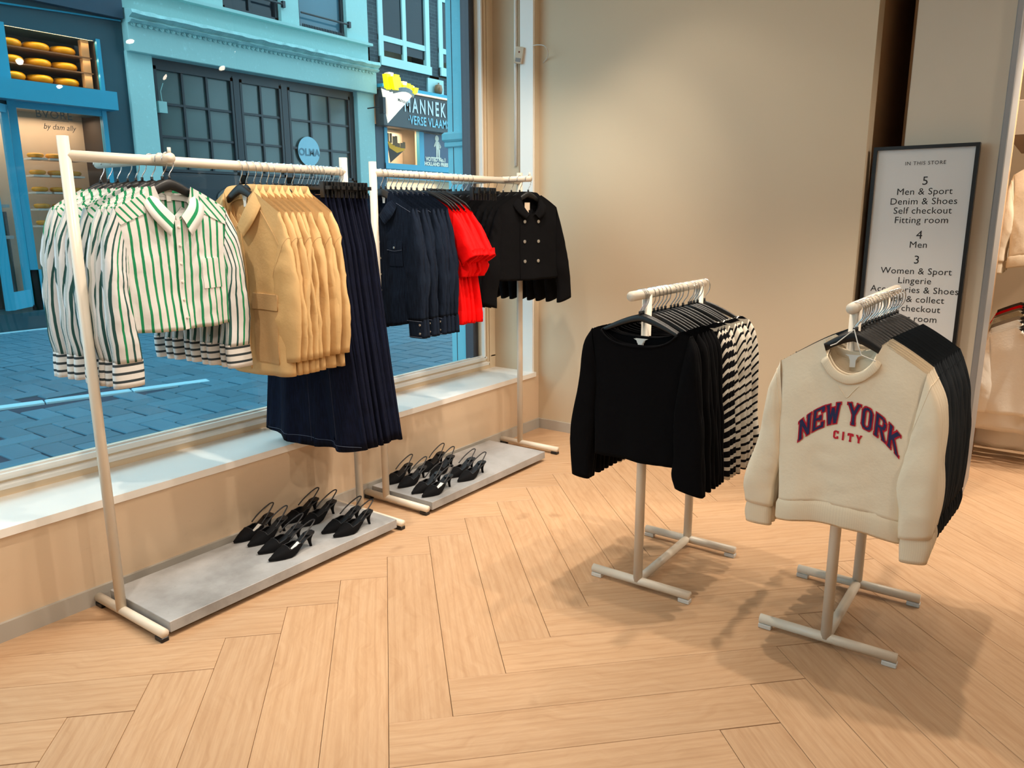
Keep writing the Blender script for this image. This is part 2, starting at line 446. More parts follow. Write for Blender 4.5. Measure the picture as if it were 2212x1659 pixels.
# ---- rest of the room
structure(MB().box(-3.6, 9.1, -4.6, 3.2, 3.2, 3.3).build('ceiling', M['ceil']))
structure(MB().box(-3.6, -3.5, -4.6, 3.2, -0.06, 3.3).build('wall_rear', M['wall']))
structure(MB().box(-3.6, 9.1, -4.6, -4.5, -0.06, 3.3).build('wall_right', M['wall']))
structure(MB().box(8.2, 8.3, -4.6, 1.2, -0.06, 3.3).build('wall_far', M['wall']))
structure(MB().box(5.2, 8.3, 1.0, 1.1, -0.06, 3.3).build('wall_far_side', M['wall']))

# ================================================================== STREET
S = {}  # many outdoor colours made bluer, the daylight tint put into the paint
def stone(name, rgb, rough=0.75, var=0.18, scale=3):
    t = NT(name); v = t.coord('Object'); n = t.noise(v, scale, 5, 0.65); n2 = t.noise(v, scale * 14, 4, 0.7)
    oi = t.add('ShaderNodeObjectInfo'); c = lin(rgb)
    col = t.mix(n, tuple(x * (1 - var) for x in c), tuple(min(1, x * (1 + var)) for x in c))
    col = t.mix(t.math('MULTIPLY', t.ramp(n2, [(0.60, (0, 0, 0)), (0.74, (1, 1, 1))]), 0.35), col, tuple(min(1, x * 1.7) for x in c))
    hs = t.add('ShaderNodeHueSaturation'); t.link(col, hs.inputs['Color']); t.link(t.math('ADD', t.math('MULTIPLY', oi.outputs['Random'], 0.3), 0.85), hs.inputs['Value'])
    t.base(hs.outputs[0], rough); t.bump(n2, 0.25, 0.01); return t.m
S['paver'] = stone('blue_grey_clay_paver', (58, 110, 130), 0.55)
S['joint'] = stone('dark_sand_joint', (24, 50, 70))
S['kerb'] = stone('pale_kerb_stone', (140, 198, 215), 0.7, 0.08)
street = structure(MB().box(-6, 18, 3.09, 11.6, -0.1, -0.014).build('ground', S['joint']))
PX, PY = 0.34, 0.172
def in_view(x, y, z=0.0):
    d = Vector((x, y)); f = d.dot(fwd); l = d.x * fwd.y - d.y * fwd.x
    return f > 0 and -0.72 * f < l < 0.02 * f
pav = MB().bbox(-PX / 2, PX / 2 - 0.010, -PY / 2, PY / 2 - 0.010, -0.04, 0.0, 0.006).mesh('paver', S['paver'])
def pav_far(mb, x, y, r): 
    if r: mb.box(x - PY / 2, x + PY / 2 - .01, y - PX / 2, y + PX / 2 - .01, -0.04, 0.0)
    else: mb.box(x - PX / 2, x + PX / 2 - .01, y - PY / 2, y + PY / 2 - .01, -0.04, 0.0)
kerb_y = lambda x: 6.447 - 0.283 * (x - 2.275)
cells = []
# two-by-one herringbone, axis aligned: unit PY, long side 2*PY
U = PY; PXh = 2 * U
for k in range(-90, 91):
    for j in range(-40, 41):
        a, b = k * U + j * 2 * U, -k * U + j * 2 * U
        for (x, y, r) in ((a + U, b + U / 2, 0), (a + 2 * U + U / 2, b + U, 1)):
            x += 4.0; y += 6.5
            if not (0.8 < x < 8.5 and 3.35 < y < 10.75) or not in_view(x, y): continue
            if abs(y - kerb_y(x)) < 0.17 and x < 3.55: continue
            cells.append((math.hypot(x, y), x, y, r))
cells.sort()
for dd, x, y, r in cells[:290]:
    o = put('paver', pav, street); o.location = (x, y, random.uniform(-0.002, 0.002)); o.rotation_euler = (0, 0, PI / 2 if r else 0)
mb = MB()
for dd, x, y, r in cells[290:2600]: pav_far(mb, x, y, r)
o = mb.build('distant_pavers', S['paver'], street); o['kind'] = 'stuff'
print('pavers', len(cells))
km = MB().bbox(0, 0.62, -0.05, 0.05, -0.04, 0.004, 0.006).mesh('kerb_stone', S['kerb'])
x = 1.35
for i in range(4):
    o = put('kerb_stone', km, street); o.location = (x, kerb_y(x), 0.002); o.rotation_euler = (0, 0, math.atan(-0.283)); x += 0.63 * math.cos(math.atan(0.283))
for i in range(9):
    o = put('kerb_stone', km, street); o.location = (2.6 + i * 0.64, 10.72, 0.002)
structure(MB().box(-6, 12, 3.20, 3.5, 3.12, 11.0).build('wall_outside', plain('own_brick_front', (120, 110, 104), 0.8)))
structure(MB().box(4.3, 12, 3.20, 3.5, -0.05, 3.13).build('wall_outside_corner', plain('own_shop_front', (120, 130, 134), 0.8)))
# pilaster of the shop's own outer wall
S['blueplaster'] = stone('daylight_tinted_stone', (116, 186, 198), 0.8, 0.06, 2)
pl = structure(MB().bbox(4.0, 4.3, 3.19, 3.392, -0.05, 3.6, 0.004).build('column', S['blueplaster']))
MB().bbox(3.968, 4.3, 3.19, 3.425, 1.885, 1.945, 0.012).build('capital', S['blueplaster'], pl)
MB().bbox(3.982, 4.3, 3.19, 3.41, 1.85, 1.885, 0.006).build('capital', S['blueplaster'], pl)
MB().box(3.9985, 4.0, 3.340, 3.345, 0, 3.5).build('groove', S['joint'], pl)

# ================================================================== FACADES ACROSS THE STREET (front plane y = 11)
YF = 11.0
S['teal'] = plain('dark_teal_facade_paint', (30, 73, 84), 0.5, var=0.1)
S['teald'] = plain('dark_teal_soffit', (26, 62, 80), 0.5, var=0.1)
S['blue'] = plain('bright_blue_paint', (46, 156, 184), 0.45, var=0.04)
S['plaster'] = stone('pale_weathered_plaster', (164, 206, 202), 0.8, 0.04, 1.2)
S['weather'] = stone('flaking_cornice_plaster', (152, 194, 192), 0.9, 0.22, 5)
S['wood'] = plain('black_stained_wood', (30, 38, 44), 0.45, var=0.15)
S['pane'] = plain('dark_window_glass', (22, 36, 44), 0.1, var=0.2, scale=2, spec=0.35)
S['panelight'] = plain('grey_window_film', (70, 90, 88), 0.25, var=0.15, scale=2, spec=0.6)
S['whitewood'] = plain('white_window_paint', (172, 210, 208), 0.5, var=0.03)
S['shelf'] = plain('brown_wood_shelf', (120, 86, 56), 0.6)
S['cheese'] = plain('yellow_cheese_wax', (250, 176, 6), 0.35, var=0.12)
S['cheesetop'] = plain('cheese_top', (214, 150, 40), 0.4)
S['shopwall'] = plain('shop_interior_wall', (205, 180, 150), 0.8)
def brickmat():
    t = NT('dark_brick_wall'); br = t.add('ShaderNodeTexBrick'); br.inputs['Scale'].default_value = 1.0
    br.inputs['Brick Width'].default_value = 0.22; br.inputs['Row Height'].default_value = 0.065; br.inputs['Mortar Size'].default_value = 0.006
    br.inputs['Color1'].default_value = (*lin((56, 70, 74)), 1); br.inputs['Color2'].default_value = (*lin((42, 54, 62)), 1); br.inputs['Mortar'].default_value = (*lin((70, 84, 90)), 1)
    t.link(t.coord('Object', None, (PI / 2, 0, 0)), br.inputs['Vector']); t.base(br.outputs['Color'], 0.8); return t.m
S['brick'] = brickmat()
M['pane2'] = glass_mat('far_shop_glass', 0.5)

# ---- cheese shop
cs = thing('shop_building', 'dark teal cheese shop front with a blue door beam across the street', 'building', (4.5, YF, 0))
def at(o, mb): mb.v = [(x - o.location.x, y - o.location.y, z - o.location.z) for x, y, z in mb.v]; return mb
def part(o, name, mb, mat, smooth=False, label=None): return at(o, mb).build(name, mat, o, smooth, label)
m = MB(); m.box(-2, 6.05, YF, YF + 0.5, 3.75, 11); m.box(5.68, 6.05, YF, YF + 0.5, 0, 3.75); m.box(-2, 5.68, YF + 0.02, YF + 0.5, 2.80, 3.13)
m.box(-2, 3.3, YF + 0.02, YF + 0.5, 0, 3.75)
part(cs, 'wall', m, S['teal'])
part(cs, 'fascia_lip', MB().tube([(-1, YF - 0.02, 3.88), (3.6, YF - 0.02, 3.95), (4.6, YF - 0.02, 4.0), (5.3, YF - 0.02, 4.04), (6.04, YF - 0.02, 4.075)], 0.012, 6), S['blue'])
part(cs, 'canopy', MB().box(-2, 6.04, YF - 0.10, YF, 4.09, 10.9), S['teald'])
part(cs, 'door_beam', MB().box(3.0, 5.77, YF - 0.22, YF + 0.02, 2.855, 3.092), S['blue'])
m = MB(); m.box(4.40, 4.55, YF - 0.02, YF + 0.08, 3.09, 3.78); m.box(5.67, 5.72, YF - 0.02, YF + 0.08, 3.09, 3.78); m.box(3.3, 4.2, YF, YF + 0.08, 3.09, 3.14)
part(cs, 'display_frame', m, S['blue'])
m = MB(); m.box(3.3, 5.7, YF + 0.62, YF + 0.66, 0, 3.78); part(cs, 'interior_wall', m, S['shopwall'])
m = MB(); m.box(4.55, 5.68, YF + 0.60, YF + 0.62, 3.13, 3.78); m.box(5.665, 5.68, YF + 0.03, YF + 0.62, 0.2, 3.78); part(cs, 'display_back', m, plain('dark_display_back', (60, 48, 38), 0.8))
for z in (3.140, 3.338, 3.536):
    part(cs, 'display_shelf', MB().box(4.5, 5.62, YF + 0.05, YF + 0.6, z - 0.016, z), S['shelf'])
part(cs, 'display_post', MB().box(5.50, 5.60, YF + 0.06, YF + 0.14, 3.12, 3.76), plain('light_wood_post', (196, 152, 104), 0.6))
m = MB(); m.box(4.46, 4.56, YF - 0.02, YF + 0.06, 0.2, 2.86); m.box(5.64, 5.70, YF - 0.02, YF + 0.06, 0.2, 2.86); m.box(4.46, 5.70, YF - 0.01, YF + 0.06, 2.78, 2.86); m.box(4.46, 5.70, YF - 0.02, YF + 0.06, 0.2, 0.75)
part(cs, 'shop_window_frame', m, S['blue'])
part(cs, 'shop_window_pane', MB().box(4.56, 5.64, YF + 0.02, YF + 0.025, 0.75, 2.78), M['pane2'])
part(cs, 'display_pane', MB().box(4.55, 5.67, YF + 0.02, YF + 0.025, 3.13, 3.75), M['pane2'])
dr = part(cs, 'door', MB().box(4.00, 4.10, YF - 0.36, YF - 0.30, 0.28, 2.80).box(4.36, 4.44, YF - 0.06, YF, 0.28, 2.80).box(4.36, 4.44, YF - 0.06, YF, 0.28, 0.30), S['blue'])
m = MB(); 
for (za, zb) in ((0.28, 0.50), (2.70, 2.80)):
    m.add([(4.05, YF - 0.33, za), (4.40, YF - 0.03, za), (4.40, YF - 0.03, zb), (4.05, YF - 0.33, zb), (4.07, YF - 0.36, za), (4.42, YF - 0.06, za), (4.42, YF - 0.06, zb), (4.07, YF - 0.36, zb)], [(0, 1, 2, 3), (7, 6, 5, 4), (0, 4, 5, 1), (3, 2, 6, 7), (0, 3, 7, 4), (1, 5, 6, 2)])
at(cs, m).build('door_rail', S['blue'], dr)
m = MB().add([(4.06, YF - 0.34, 0.5), (4.41, YF - 0.04, 0.5), (4.41, YF - 0.04, 2.7), (4.06, YF - 0.34, 2.7)], [(0, 1, 2, 3)])
at(cs, m).build('door_pane', M['pane2'], dr)
part(cs, 'step', MB().box(3.0, 5.9, YF - 0.2, YF + 0.5, 0, 0.22), S['teal'])
m = MB(); m.box(3.3, 4.5, YF + 0.55, YF + 0.6, 0.2, 1.5); part(cs, 'counter', m, plain('dark_counter', (52, 46, 44), 0.5))
for z in (1.15, 1.55): part(cs, 'counter_shelf', MB().box(3.4, 4.45, YF + 0.3, YF + 0.6, z, z + 0.04), plain('glass_shelf_edge', (150, 160, 160), 0.4))
# window lettering, as far as it can be read
m = MB(); fn = lambda cx, cz: (lambda p, q: (cx + p, YF + 0.015, cz + q))
text_on(m, 'BVORE', 0.14, fn(5.02, 2.735), sx=1.0, space=1.1); m.box(4.86, 5.20, YF + 0.014, YF + 0.016, 2.665, 2.671)
text_on(m, 'by dam ally', 0.10, fn(5.07, 2.585), shear=0.3, sx=0.9)
part(cs, 'window_lettering', m, plain('brown_window_print', (84, 74, 66), 0.6))
# cheese wheels: every one a thing
prof = [(0.02, 0.0), (0.10, 0.002), (0.145, 0.018), (0.163, 0.05), (0.158, 0.078), (0.135, 0.098), (0.08, 0.106), (0.02, 0.107)]
cheese = MB().lathe(prof, 20).mesh('cheese_wheel', S['cheese'], True)
rows = ['top', 'middle', 'bottom']; cols = ['left', 'middle', 'right']
for i, z in enumerate((3.536, 3.338, 3.140)):
    for j, x in enumerate((4.66, 4.995, 5.325)):
        o = put('cheese_wheel', cheese); o.location = (x, YF + 0.24, z + 0.001)
        tag(o, f'yellow cheese wheel, {cols[j]} one on the {rows[i]} shelf of the lit display', 'cheese', 'cheese wheels in the lit display')
sm = MB().lathe([(r * 0.62, z * 0.62) for r, z in prof], 12).mesh('small_cheese', S['cheesetop'], True)
shs = plain('white_wall_shelf', (215, 205, 190), 0.6)
for i, z in enumerate((2.20, 1.98, 1.76, 1.54, 1.32)):
    for j, x in enumerate((4.86, 5.09, 5.32)):
        part(cs, 'wall_shelf', MB().box(x - 0.10, x + 0.10, YF + 0.22, YF + 0.45, z - 0.025, z), shs)
        o = put('small_cheese', sm); o.location = (x, YF + 0.33, z + 0.001)
        tag(o, f'small orange cheese on the {["top","second","third","fourth","lowest"][i]} white shelf, {cols[j]} of three', 'cheese', 'small cheeses behind the shop window')
jar = MB().lathe([(0.02, 0), (0.05, 0.005), (0.055, 0.10), (0.03, 0.13), (0.032, 0.16), (0.01, 0.162)], 10)
amb = plain('amber_jar', (200, 140, 40), 0.2)
jm = jar.mesh('jar', amb, True)
for i, (x, z) in enumerate([(3.75, 1.19), (3.87, 1.19), (3.99, 1.19), (4.11, 1.19), (3.80, 1.59), (3.92, 1.59), (4.04, 1.59), (4.2, 1.59)]):
    o = put('jar', jm); o.location = (x, YF + 0.42, z + 0.001)
    tag(o, f'amber jar, {["first","second","third","fourth"][i % 4]} on the {"lower" if i < 4 else "upper"} shelf behind the blue shop door', 'jar', 'amber jars in the cheese shop')
for z_ in (3.318, 3.516, 3.74): area('cheese_display_lamp', (5.1, YF + 0.035, z_), 1.1, 4.2, (1, 0.74, 0.40), (math.radians(-42), 0, 0), sizey=0.03)
area('cheese_shop_lamp', (4.8, YF + 0.35, 2.75), 1.6, 14, (1, 0.80, 0.58), sizey=0.3)

# ---- townhouse with the black window grid
th = thing('townhouse', 'pale plastered house front, tinted daylight blue, with black gridded shop window across the street', 'building', (8.4, YF, 0))
m = MB(); m.box(6.05, 10.80, YF + 0.02, YF + 0.5, 4.2, 4.55)
m.box(6.05, 7.70, YF, YF + 0.5, 4.55, 11); m.box(8.80, 9.17, YF, YF + 0.5, 4.55, 11); m.box(10.24, 10.76, YF, YF + 0.5, 4.55, 11); m.box(7.7, 10.24, YF, YF + 0.5, 6.4, 11)
part(th, 'wall', m, S['plaster'])
part(th, 'pier', MB().bbox(6.05, 6.43, YF - 0.05, YF + 0.5, 0, 3.70, 0.01), S['plaster'])
part(th, 'pier', MB().bbox(10.37, 10.80, YF - 0.05, YF + 0.5, 0, 3.70, 0.01), S['plaster'])
part(th, 'lintel', MB().bbox(6.06, 10.80, YF - 0.14, YF + 0.5, 3.675, 4.06, 0.01), S['plaster'])
pf = [(YF, 4.03), (YF - 0.20, 4.05), (YF - 0.24, 4.08), (YF - 0.20, 4.11), (YF - 0.28, 4.15), (YF - 0.26, 4.20), (YF + 0.04, 4.27), (YF + 0.04, 4.03)]
G = []
for i in range(120):
    x = 6.07 + (10.79 - 6.07) * i / 119
    G.append([(x, y + 0.02 * noise.noise(Vector((x * 9, k, 0))), z + 0.014 * noise.noise(Vector((x * 7, k * 3.1, 5)))) for k, (y, z) in enumerate(pf)])
cm_ = MB().grid(G); cm_.f.append(tuple(range(8))); cm_.f.append(tuple(119 * 8 + i for i in range(7, -1, -1))); part(th, 'cornice', cm_, S['weather'])
sc = MB(); n = 8
pts = [(0.036 * math.cos(PI + PI * i / n), 0.036 * math.sin(PI + PI * i / n)) for i in range(n + 1)]
sc.prism(pts, 0, -0.02, lambda p, q, t: (p, t, q)); sc.prism([(0.014 * math.cos(2 * PI * i / 8), -0.006 + 0.014 * math.sin(2 * PI * i / 8)) for i in range(8)], -0.02, -0.028, lambda p, q, t: (p, t, q))
scm = sc.mesh('scallop', S['plaster'])
for i in range(55):
    o = put('scallop', scm, th); o.location = (6.14 + i * 0.0845 - 8.4, -0.14, 4.045)
part(th, 'ledge', MB().box(6.05, 10.78, YF - 0.10, YF + 0.1, 4.515, 4.56), S['plaster'])
def window_far(o, x0, x1, z0, z1, frame, pane, cols, rows, name='window', d=0.12, fw=0.05, bar=0.03):
    f = MB()
    f.box(x0, x0 + fw, YF + d - 0.05, YF + d + 0.03, z0, z1); f.box(x1 - fw, x1, YF + d - 0.05, YF + d + 0.03, z0, z1)
    f.box(x0, x1, YF + d - 0.05, YF + d + 0.03, z0, z0 + fw); f.box(x0, x1, YF + d - 0.05, YF + d + 0.03, z1 - fw, z1)
    xs = [x0 + fw + (x1 - x0 - 2 * fw) * i / cols for i in range(cols + 1)]
    zs = rows if isinstance(rows, list) else [z0 + fw + (z1 - z0 - 2 * fw) * i / rows for i in range(rows + 1)]
    for xx in xs[1:-1]: f.box(xx - bar / 2, xx + bar / 2, YF + d - 0.035, YF + d + 0.02, z0, z1)
    for zz in zs[1:-1]: f.box(x0, x1, YF + d - 0.033, YF + d + 0.018, zz - bar / 2, zz + bar / 2)
    fr = part(o, name, f, frame)
    for i in range(cols):
        for j in range(len(zs) - 1):
            q = MB().box(xs[i] + (bar / 2 if i else 0), xs[i + 1] - (bar / 2 if i < cols - 1 else 0), YF + d, YF + d + 0.008, zs[j] + (bar / 2 if j else -0.01), zs[j + 1] - (bar / 2 if j < len(zs) - 2 else -0.01))
            q.v = [(a, b + random.uniform(-0.002, 0.002), c) for a, b, c in q.v]
            at(o, q).build('pane', pane, fr)
    return fr
for (x0, x1, cc) in ((6.48, 7.81, 3), (7.92, 8.74, 2), (8.86, 10.28, 3)):
    window_far(th, x0, x1, 2.08, 3.575, S['wood'], S['panelight'], cc, 3, 'window', 0.10, 0.05, 0.035)
part(th, 'interior', MB().box(6.05, 10.78, YF + 0.30, YF + 0.34, 0, 7.5), M['darkbehind'])
m = MB(); m.box(6.43, 10.37, YF + 0.06, YF + 0.2, 3.55, 3.68); m.box(6.43, 10.37, YF + 0.05, YF + 0.2, 0, 2.09)
for xa, xb in ((6.43, 6.49), (7.80, 7.93), (8.73, 8.87), (10.27, 10.37)): m.box(xa, xb, YF + 0.05, YF + 0.2, 0, 3.6)
part(th, 'shopfront', m, S['wood'])
m = MB().prism([(7.95 + 0.6 * math.cos(2 * PI * i / 24), 1.72 + 0.22 * math.sin(2 * PI * i / 24)) for i in range(24)], YF + 0.05, YF + 0.03, lambda p, q, t: (p, t, q))
part(th, 'oval_panel', m, plain('grey_oval_panel', (92, 92, 90), 0.5))
window_far(th, 7.72, 8.79, 4.58, 6.4, S['wood'], S['pane'], 2, 1, 'window', 0.12, 0.06, 0.05)
window_far(th, 9.19, 10.23, 4.56, 6.4, S['wood'], plain('blue_grey_pane', (70, 110, 125), 0.1, var=0.2, scale=1), 1, 1, 'window', 0.12, 0.05, 0.05)
for x0, x1, z in ((7.72, 8.84, 4.85), (9.19, 10.28, 4.80)):
    part(th, 'window_rail', MB().tube([(x0, YF - 0.03, z), (x1, YF - 0.03, z)], 0.016, 6).box(x1 - 0.03, x1 + 0.02, YF - 0.05, YF + 0.02, z - 0.05, z + 0.05), S['wood'])
m = MB()
for i in range(26): m.box(9.26 + i * 0.036, 9.275 + i * 0.036, YF + 0.02, YF + 0.04, 4.56, 4.645)
part(th, 'vent_grille', m, S['wood'])
m = MB().box(6.49, 6.62, YF + 0.0, YF + 0.05, 2.92, 3.08).tube([(6.56, YF + 0.02, 3.08), (6.55, YF + 0.02, 3.22), (6.60, YF + 0.02, 3.34)], 0.006, 5)
part(th, 'cable_box', m, S['plaster'])
lg = MB().prism([(9.26 + 0.24 * math.cos(2 * PI * i / 28), 2.55 + 0.25 * math.sin(2 * PI * i / 28)) for i in range(28)], YF + 0.06, YF + 0.055, lambda p, q, t: (p, t, q))
lo = at(th, lg).build('window_disc', plain('pale_blue_disc', (150, 196, 210), 0.6), th)
at(th, text_on(MB(), 'OLMA', 0.17, lambda p, q: (9.26 + p, YF + 0.05, 2.53 + q), bold=0.004)).build('disc_lettering', plain('grey_disc_print', (96, 130, 145), 0.6), lo)

# ---- fries shop
fs = thing('snack_bar', 'dark brick fries shop front with white upper windows across the street', 'building', (11.8, YF, 0))
m = MB(); m.box(10.78, 15, YF + 0.02, YF + 0.5, 3.8, 4.25)
m.box(10.76, 11.03, YF + 0.02, YF + 0.5, 4.2, 11); m.box(12.47, 12.76, YF + 0.02, YF + 0.5, 4.2, 11); m.box(14.2, 15, YF + 0.02, YF + 0.5, 4.2, 11); m.box(11.0, 14.2, YF + 0.02, YF + 0.5, 6.6, 11)
part(fs, 'brick_wall', m, S['brick'])
for x0, x1, zb in ((11.03, 12.47, 4.24), (12.76, 14.2, 4.28)):
    window_far(fs, x0, x1, zb, 6.6, S['whitewood'], S['pane'], 2, [zb + 0.30, zb + 0.50, zb + 1.5, zb + 2.3], 'window', 0.04, 0.12, 0.10)
    part(fs, 'window_sill', MB().box(x0, x1, YF - 0.05, YF + 0.1, zb, zb + 0.16), S['whitewood'])
part(fs, 'alarm_bell', MB().lathe([(0.02, 0), (0.06, 0.0), (0.06, 0.05), (0.02, 0.06)], 14, (0, 0, 0)), S['whitewood'])
b_ = bpy.data.objects['alarm_bell']; b_.location = (10.90 - 11.8, 0.0, 4.50); b_.rotation_euler = (PI / 2, 0, 0)
m = MB(); m.box(12.37, 12.86, YF - 0.02, YF + 0.03, 3.86, 4.19); lampo = part(fs, 'lamp_panel', m, S['whitewood'])
at(fs, MB().lathe([(0.01, -0.1), (0.07, -0.08), (0.085, 0), (0.07, 0.08), (0.02, 0.1)], 14, (12.60, YF - 0.10, 3.98)).tube([(12.6, YF - 0.10, 4.07), (12.68, YF - 0.05, 4.12), (12.7, YF, 4.12)], 0.012, 6)).build('lamp_globe', plain('amber_lamp_globe', (150, 104, 70), 0.3), lampo, True)
part(fs, 'drip_rail', MB().box(10.82, 15, YF - 0.26, YF + 0.05, 3.80, 3.86), S['blue'])
part(fs, 'light_strip', MB().box(10.88, 14.0, YF - 0.30, YF - 0.24, 3.765, 3.79), glow('sign_light_strip', (255, 225, 190), 0.9))
m = MB(); m.box(10.83, 10.95, YF - 0.02, YF + 0.4, 0, 3.15); m.box(10.95, 11.10, YF + 0.0, YF + 0.4, 0, 3.15); part(fs, 'pier', m, S['teald'])
m = MB(); m.box(11.07, 11.15, YF - 0.02, YF + 0.06, 2.3, 3.12); m.box(12.06, 12.20, YF - 0.02, YF + 0.06, 2.3, 3.12); m.box(11.07, 14, YF - 0.03, YF + 0.06, 2.33, 2.45); m.box(11.07, 14, YF - 0.03, YF + 0.3, 2.16, 2.34)
part(fs, 'shop_window_frame', m, S['blue'])
m = MB(); m.box(11.1, 12.1, YF + 0.5, YF + 0.54, 2.4, 3.15); m.box(11.1, 11.13, YF + 0.06, YF + 0.5, 2.4, 3.15); m.box(11.1, 12.1, YF + 0.06, YF + 0.5, 2.40, 2.44); m.box(11.1, 14, YF + 0.5, YF + 0.54, 0.8, 2.2); m.box(12.1, 14, YF + 0.10, YF + 0.14, 2.2, 3.2); m.box(10.8, 15, YF + 0.55, YF + 0.6, 0, 7.5); m.box(11.1, 14, YF + 0.1, YF + 0.5, 2.17, 2.2)
part(fs, 'interior_wall', m, plain('cream_shop_interior', (232, 208, 176), 0.8))
# poster: cone of fries on the lit window
pc = MB().prism([(11.17, 2.86), (11.62, 2.70), (11.25, 2.46)], YF + 0.03, YF + 0.028, lambda p, q, t: (p, t, q)); part(fs, 'window_cone_print', pc, plain('dark_cone_print', (60, 52, 46), 0.7))
pc = MB(); pc.prism([(11.16, 2.92), (11.24, 2.74), (11.45, 2.66), (11.66, 2.72), (11.70, 2.82), (11.45, 2.78), (11.28, 2.84)], YF + 0.027, YF + 0.025, lambda p, q, t: (p, t, q)); part(fs, 'window_sauce_print', pc, plain('orange_print', (240, 165, 30), 0.7))
pc = MB()
for x, z, h in ((11.20, 2.86, .16), (11.28, 2.84, .18), (11.36, 2.80, .17), (11.43, 2.78, .20), (11.50, 2.77, .08), (11.58, 2.76, .10), (11.65, 2.76, .12)): pc.box(x - 0.035, x + 0.035, YF + 0.022, YF + 0.024, z, z + h)
part(fs, 'window_fries_print', pc, plain('brown_fries_print', (120, 88, 56), 0.7))
po = part(fs, 'window_poster', MB().box(12.20, 13.05, YF + 0.0, YF + 0.02, 2.42, 3.10), plain('navy_poster', (36, 70, 100), 0.4))
CRM = plain('cream_print', (236, 222, 200), 0.6)
pc = MB(); f2 = lambda p, q, t: (12.62 + p, YF - 0.004 - t, q)
pc.prism([(0.06 * math.cos(2 * PI * i / 14), 3.02 + 0.065 * math.sin(2 * PI * i / 14)) for i in range(14)], 0, 0.002, f2)
for poly in ([(-.05, 2.96), (.07, 2.96), (.09, 2.80), (-.03, 2.80)], [(-.03, 2.80), (.02, 2.80), (.01, 2.64), (-.03, 2.64)], [(.03, 2.80), (.09, 2.80), (.08, 2.64), (.04, 2.64)], [(.07, 2.95), (.13, 2.86), (.08, 2.80), (.06, 2.82), (.10, 2.86), (.06, 2.91)], [(-.05, 2.95), (-.10, 2.86), (-.08, 2.84), (-.03, 2.90)], [(-.20, 2.615), (.12, 2.615), (.10, 2.64), (-.18, 2.64)]): pc.prism(poly, 0, 0.002, f2)
at(fs, pc).build('figure_emblem', CRM, po)
pc = MB(); text_on(pc, 'VOTED No.1', 0.108, lambda p, q: (12.26 + p, YF - 0.004, 2.59 + q), align='LEFT', bold=0.006, sx=1.05); text_on(pc, 'HOLLAND FRIES', 0.098, lambda p, q: (12.215 + p, YF - 0.004, 2.495 + q), align='LEFT', bold=0.006, sx=1.05)
at(fs, pc).build('poster_lettering', CRM, po)
# fascia sign
sg = thing('fascia_sign', 'dark fries shop fascia with white MANNEKEN lettering across the street', 'sign', (11.9, YF - 0.24, 3.11))
part(sg, 'board', MB().bbox(10.84, 14.0, YF - 0.24, YF - 0.02, 3.11, 3.76, 0.01), plain('charcoal_sign_board', (52, 60, 64), 0.5))
WL = plain('white_sign_letters', (205, 214, 214), 0.5)
pc = MB(); text_on(pc, 'MANNEKEN', 0.38, lambda p, q: (11.40 + p, YF - 0.252, 3.54 + q), align='LEFT', sx=0.63, space=1.38, bold=0.008); part(sg, 'lettering', pc, WL)
pc = MB(); text_on(pc, '\u00b7VERSE VLAAMSE', 0.235, lambda p, q: (11.50 + p, YF - 0.252, 3.27 + q), align='LEFT', sx=0.72, space=1.08, bold=0.004); part(sg, 'lettering', pc, plain('pale_blue_sign_letters', (130, 196, 214), 0.5))
# lit cone of fries
cn = thing('fries_cone_sign', 'lit paper cone of yellow fries sticking out over the fries shop sign', 'sign', (11.36, YF - 0.75, 3.15))
k = 10.25 / 11.0
def cz(z): return 1.4 + (z - 1.4) * k
G = []
for i in range(7):
    t = i / 6; cx = (11.19 + (11.50 - 11.19) * t) * k; z = cz(3.20) + (cz(3.84) - cz(3.20)) * t; r = 0.004 + 0.375 * t
    G.append([(cx + r * math.cos(a) , YF - 0.75 + r * 0.55 * math.sin(a), z + 0.03 * t * math.sin(3 * a)) for a in [2 * PI * q / 24 for q in range(24)]])
part(cn, 'cone', MB().grid(G, cu=True), glow('lit_white_paper', (255, 240, 220), 0.95), True)
pc = MB(); rg = lambda f, dz: [(11.50 * k + (x - 11.50 * k) * f, YF - 0.75 + (y - (YF - 0.75)) * f, z + dz) for x, y, z in G[6]]; G2 = [rg(0.94, -0.075), rg(1.015, 0.0), rg(0.97, 0.004)]
pc.grid(G2, cu=True); part(cn, 'grey_band', pc, plain('grey_cone_rim', (150, 150, 150), 0.6))
ye = glow('lit_yellow_fries', (255, 240, 0), 1.25); pk = glow('lit_pale_fries', (255, 214, 190), 0.95)
rnd = random.Random(3)
def fry(x, y, z, h, dx, w=0.052): return MB().add([(x + a * w + dx * t, y + b * w, z + t * h) for t in (0, 1) for a, b in ((-1, -1), (1, -1), (1, 1), (-1, 1))], [(3, 2, 1, 0), (4, 5, 6, 7), (0, 1, 5, 4), (1, 2, 6, 5), (2, 3, 7, 6), (3, 0, 4, 7)])
zt = cz(3.74)
for i, (dx, h) in enumerate([(-.36, .36), (-.30, .40), (-.23, .42), (-.16, .38), (-.09, .33), (-.02, .26), (.05, .22), (.12, .27), (.19, .24), (.26, .21), (.33, .20), (.38, .15), (-.27, .30), (-.12, .24), (.02, .16), (.16, .18), (.30, .14)]):
    part(cn, 'fry', fry(11.50 * k + dx * 0.86, YF - 0.80 - 0.08 * (i >= 12) + rnd.uniform(-.04, .04), zt + 0.055, h * 0.72, dx * 0.12 + rnd.uniform(-.02, .02)), pk if i in (1, 2, 7, 10) else ye)
pc = MB()
vs_, fs_ = text_geo('MANNEKEN', 0.075, bold=0.002, space=1.15, align='CENTER')
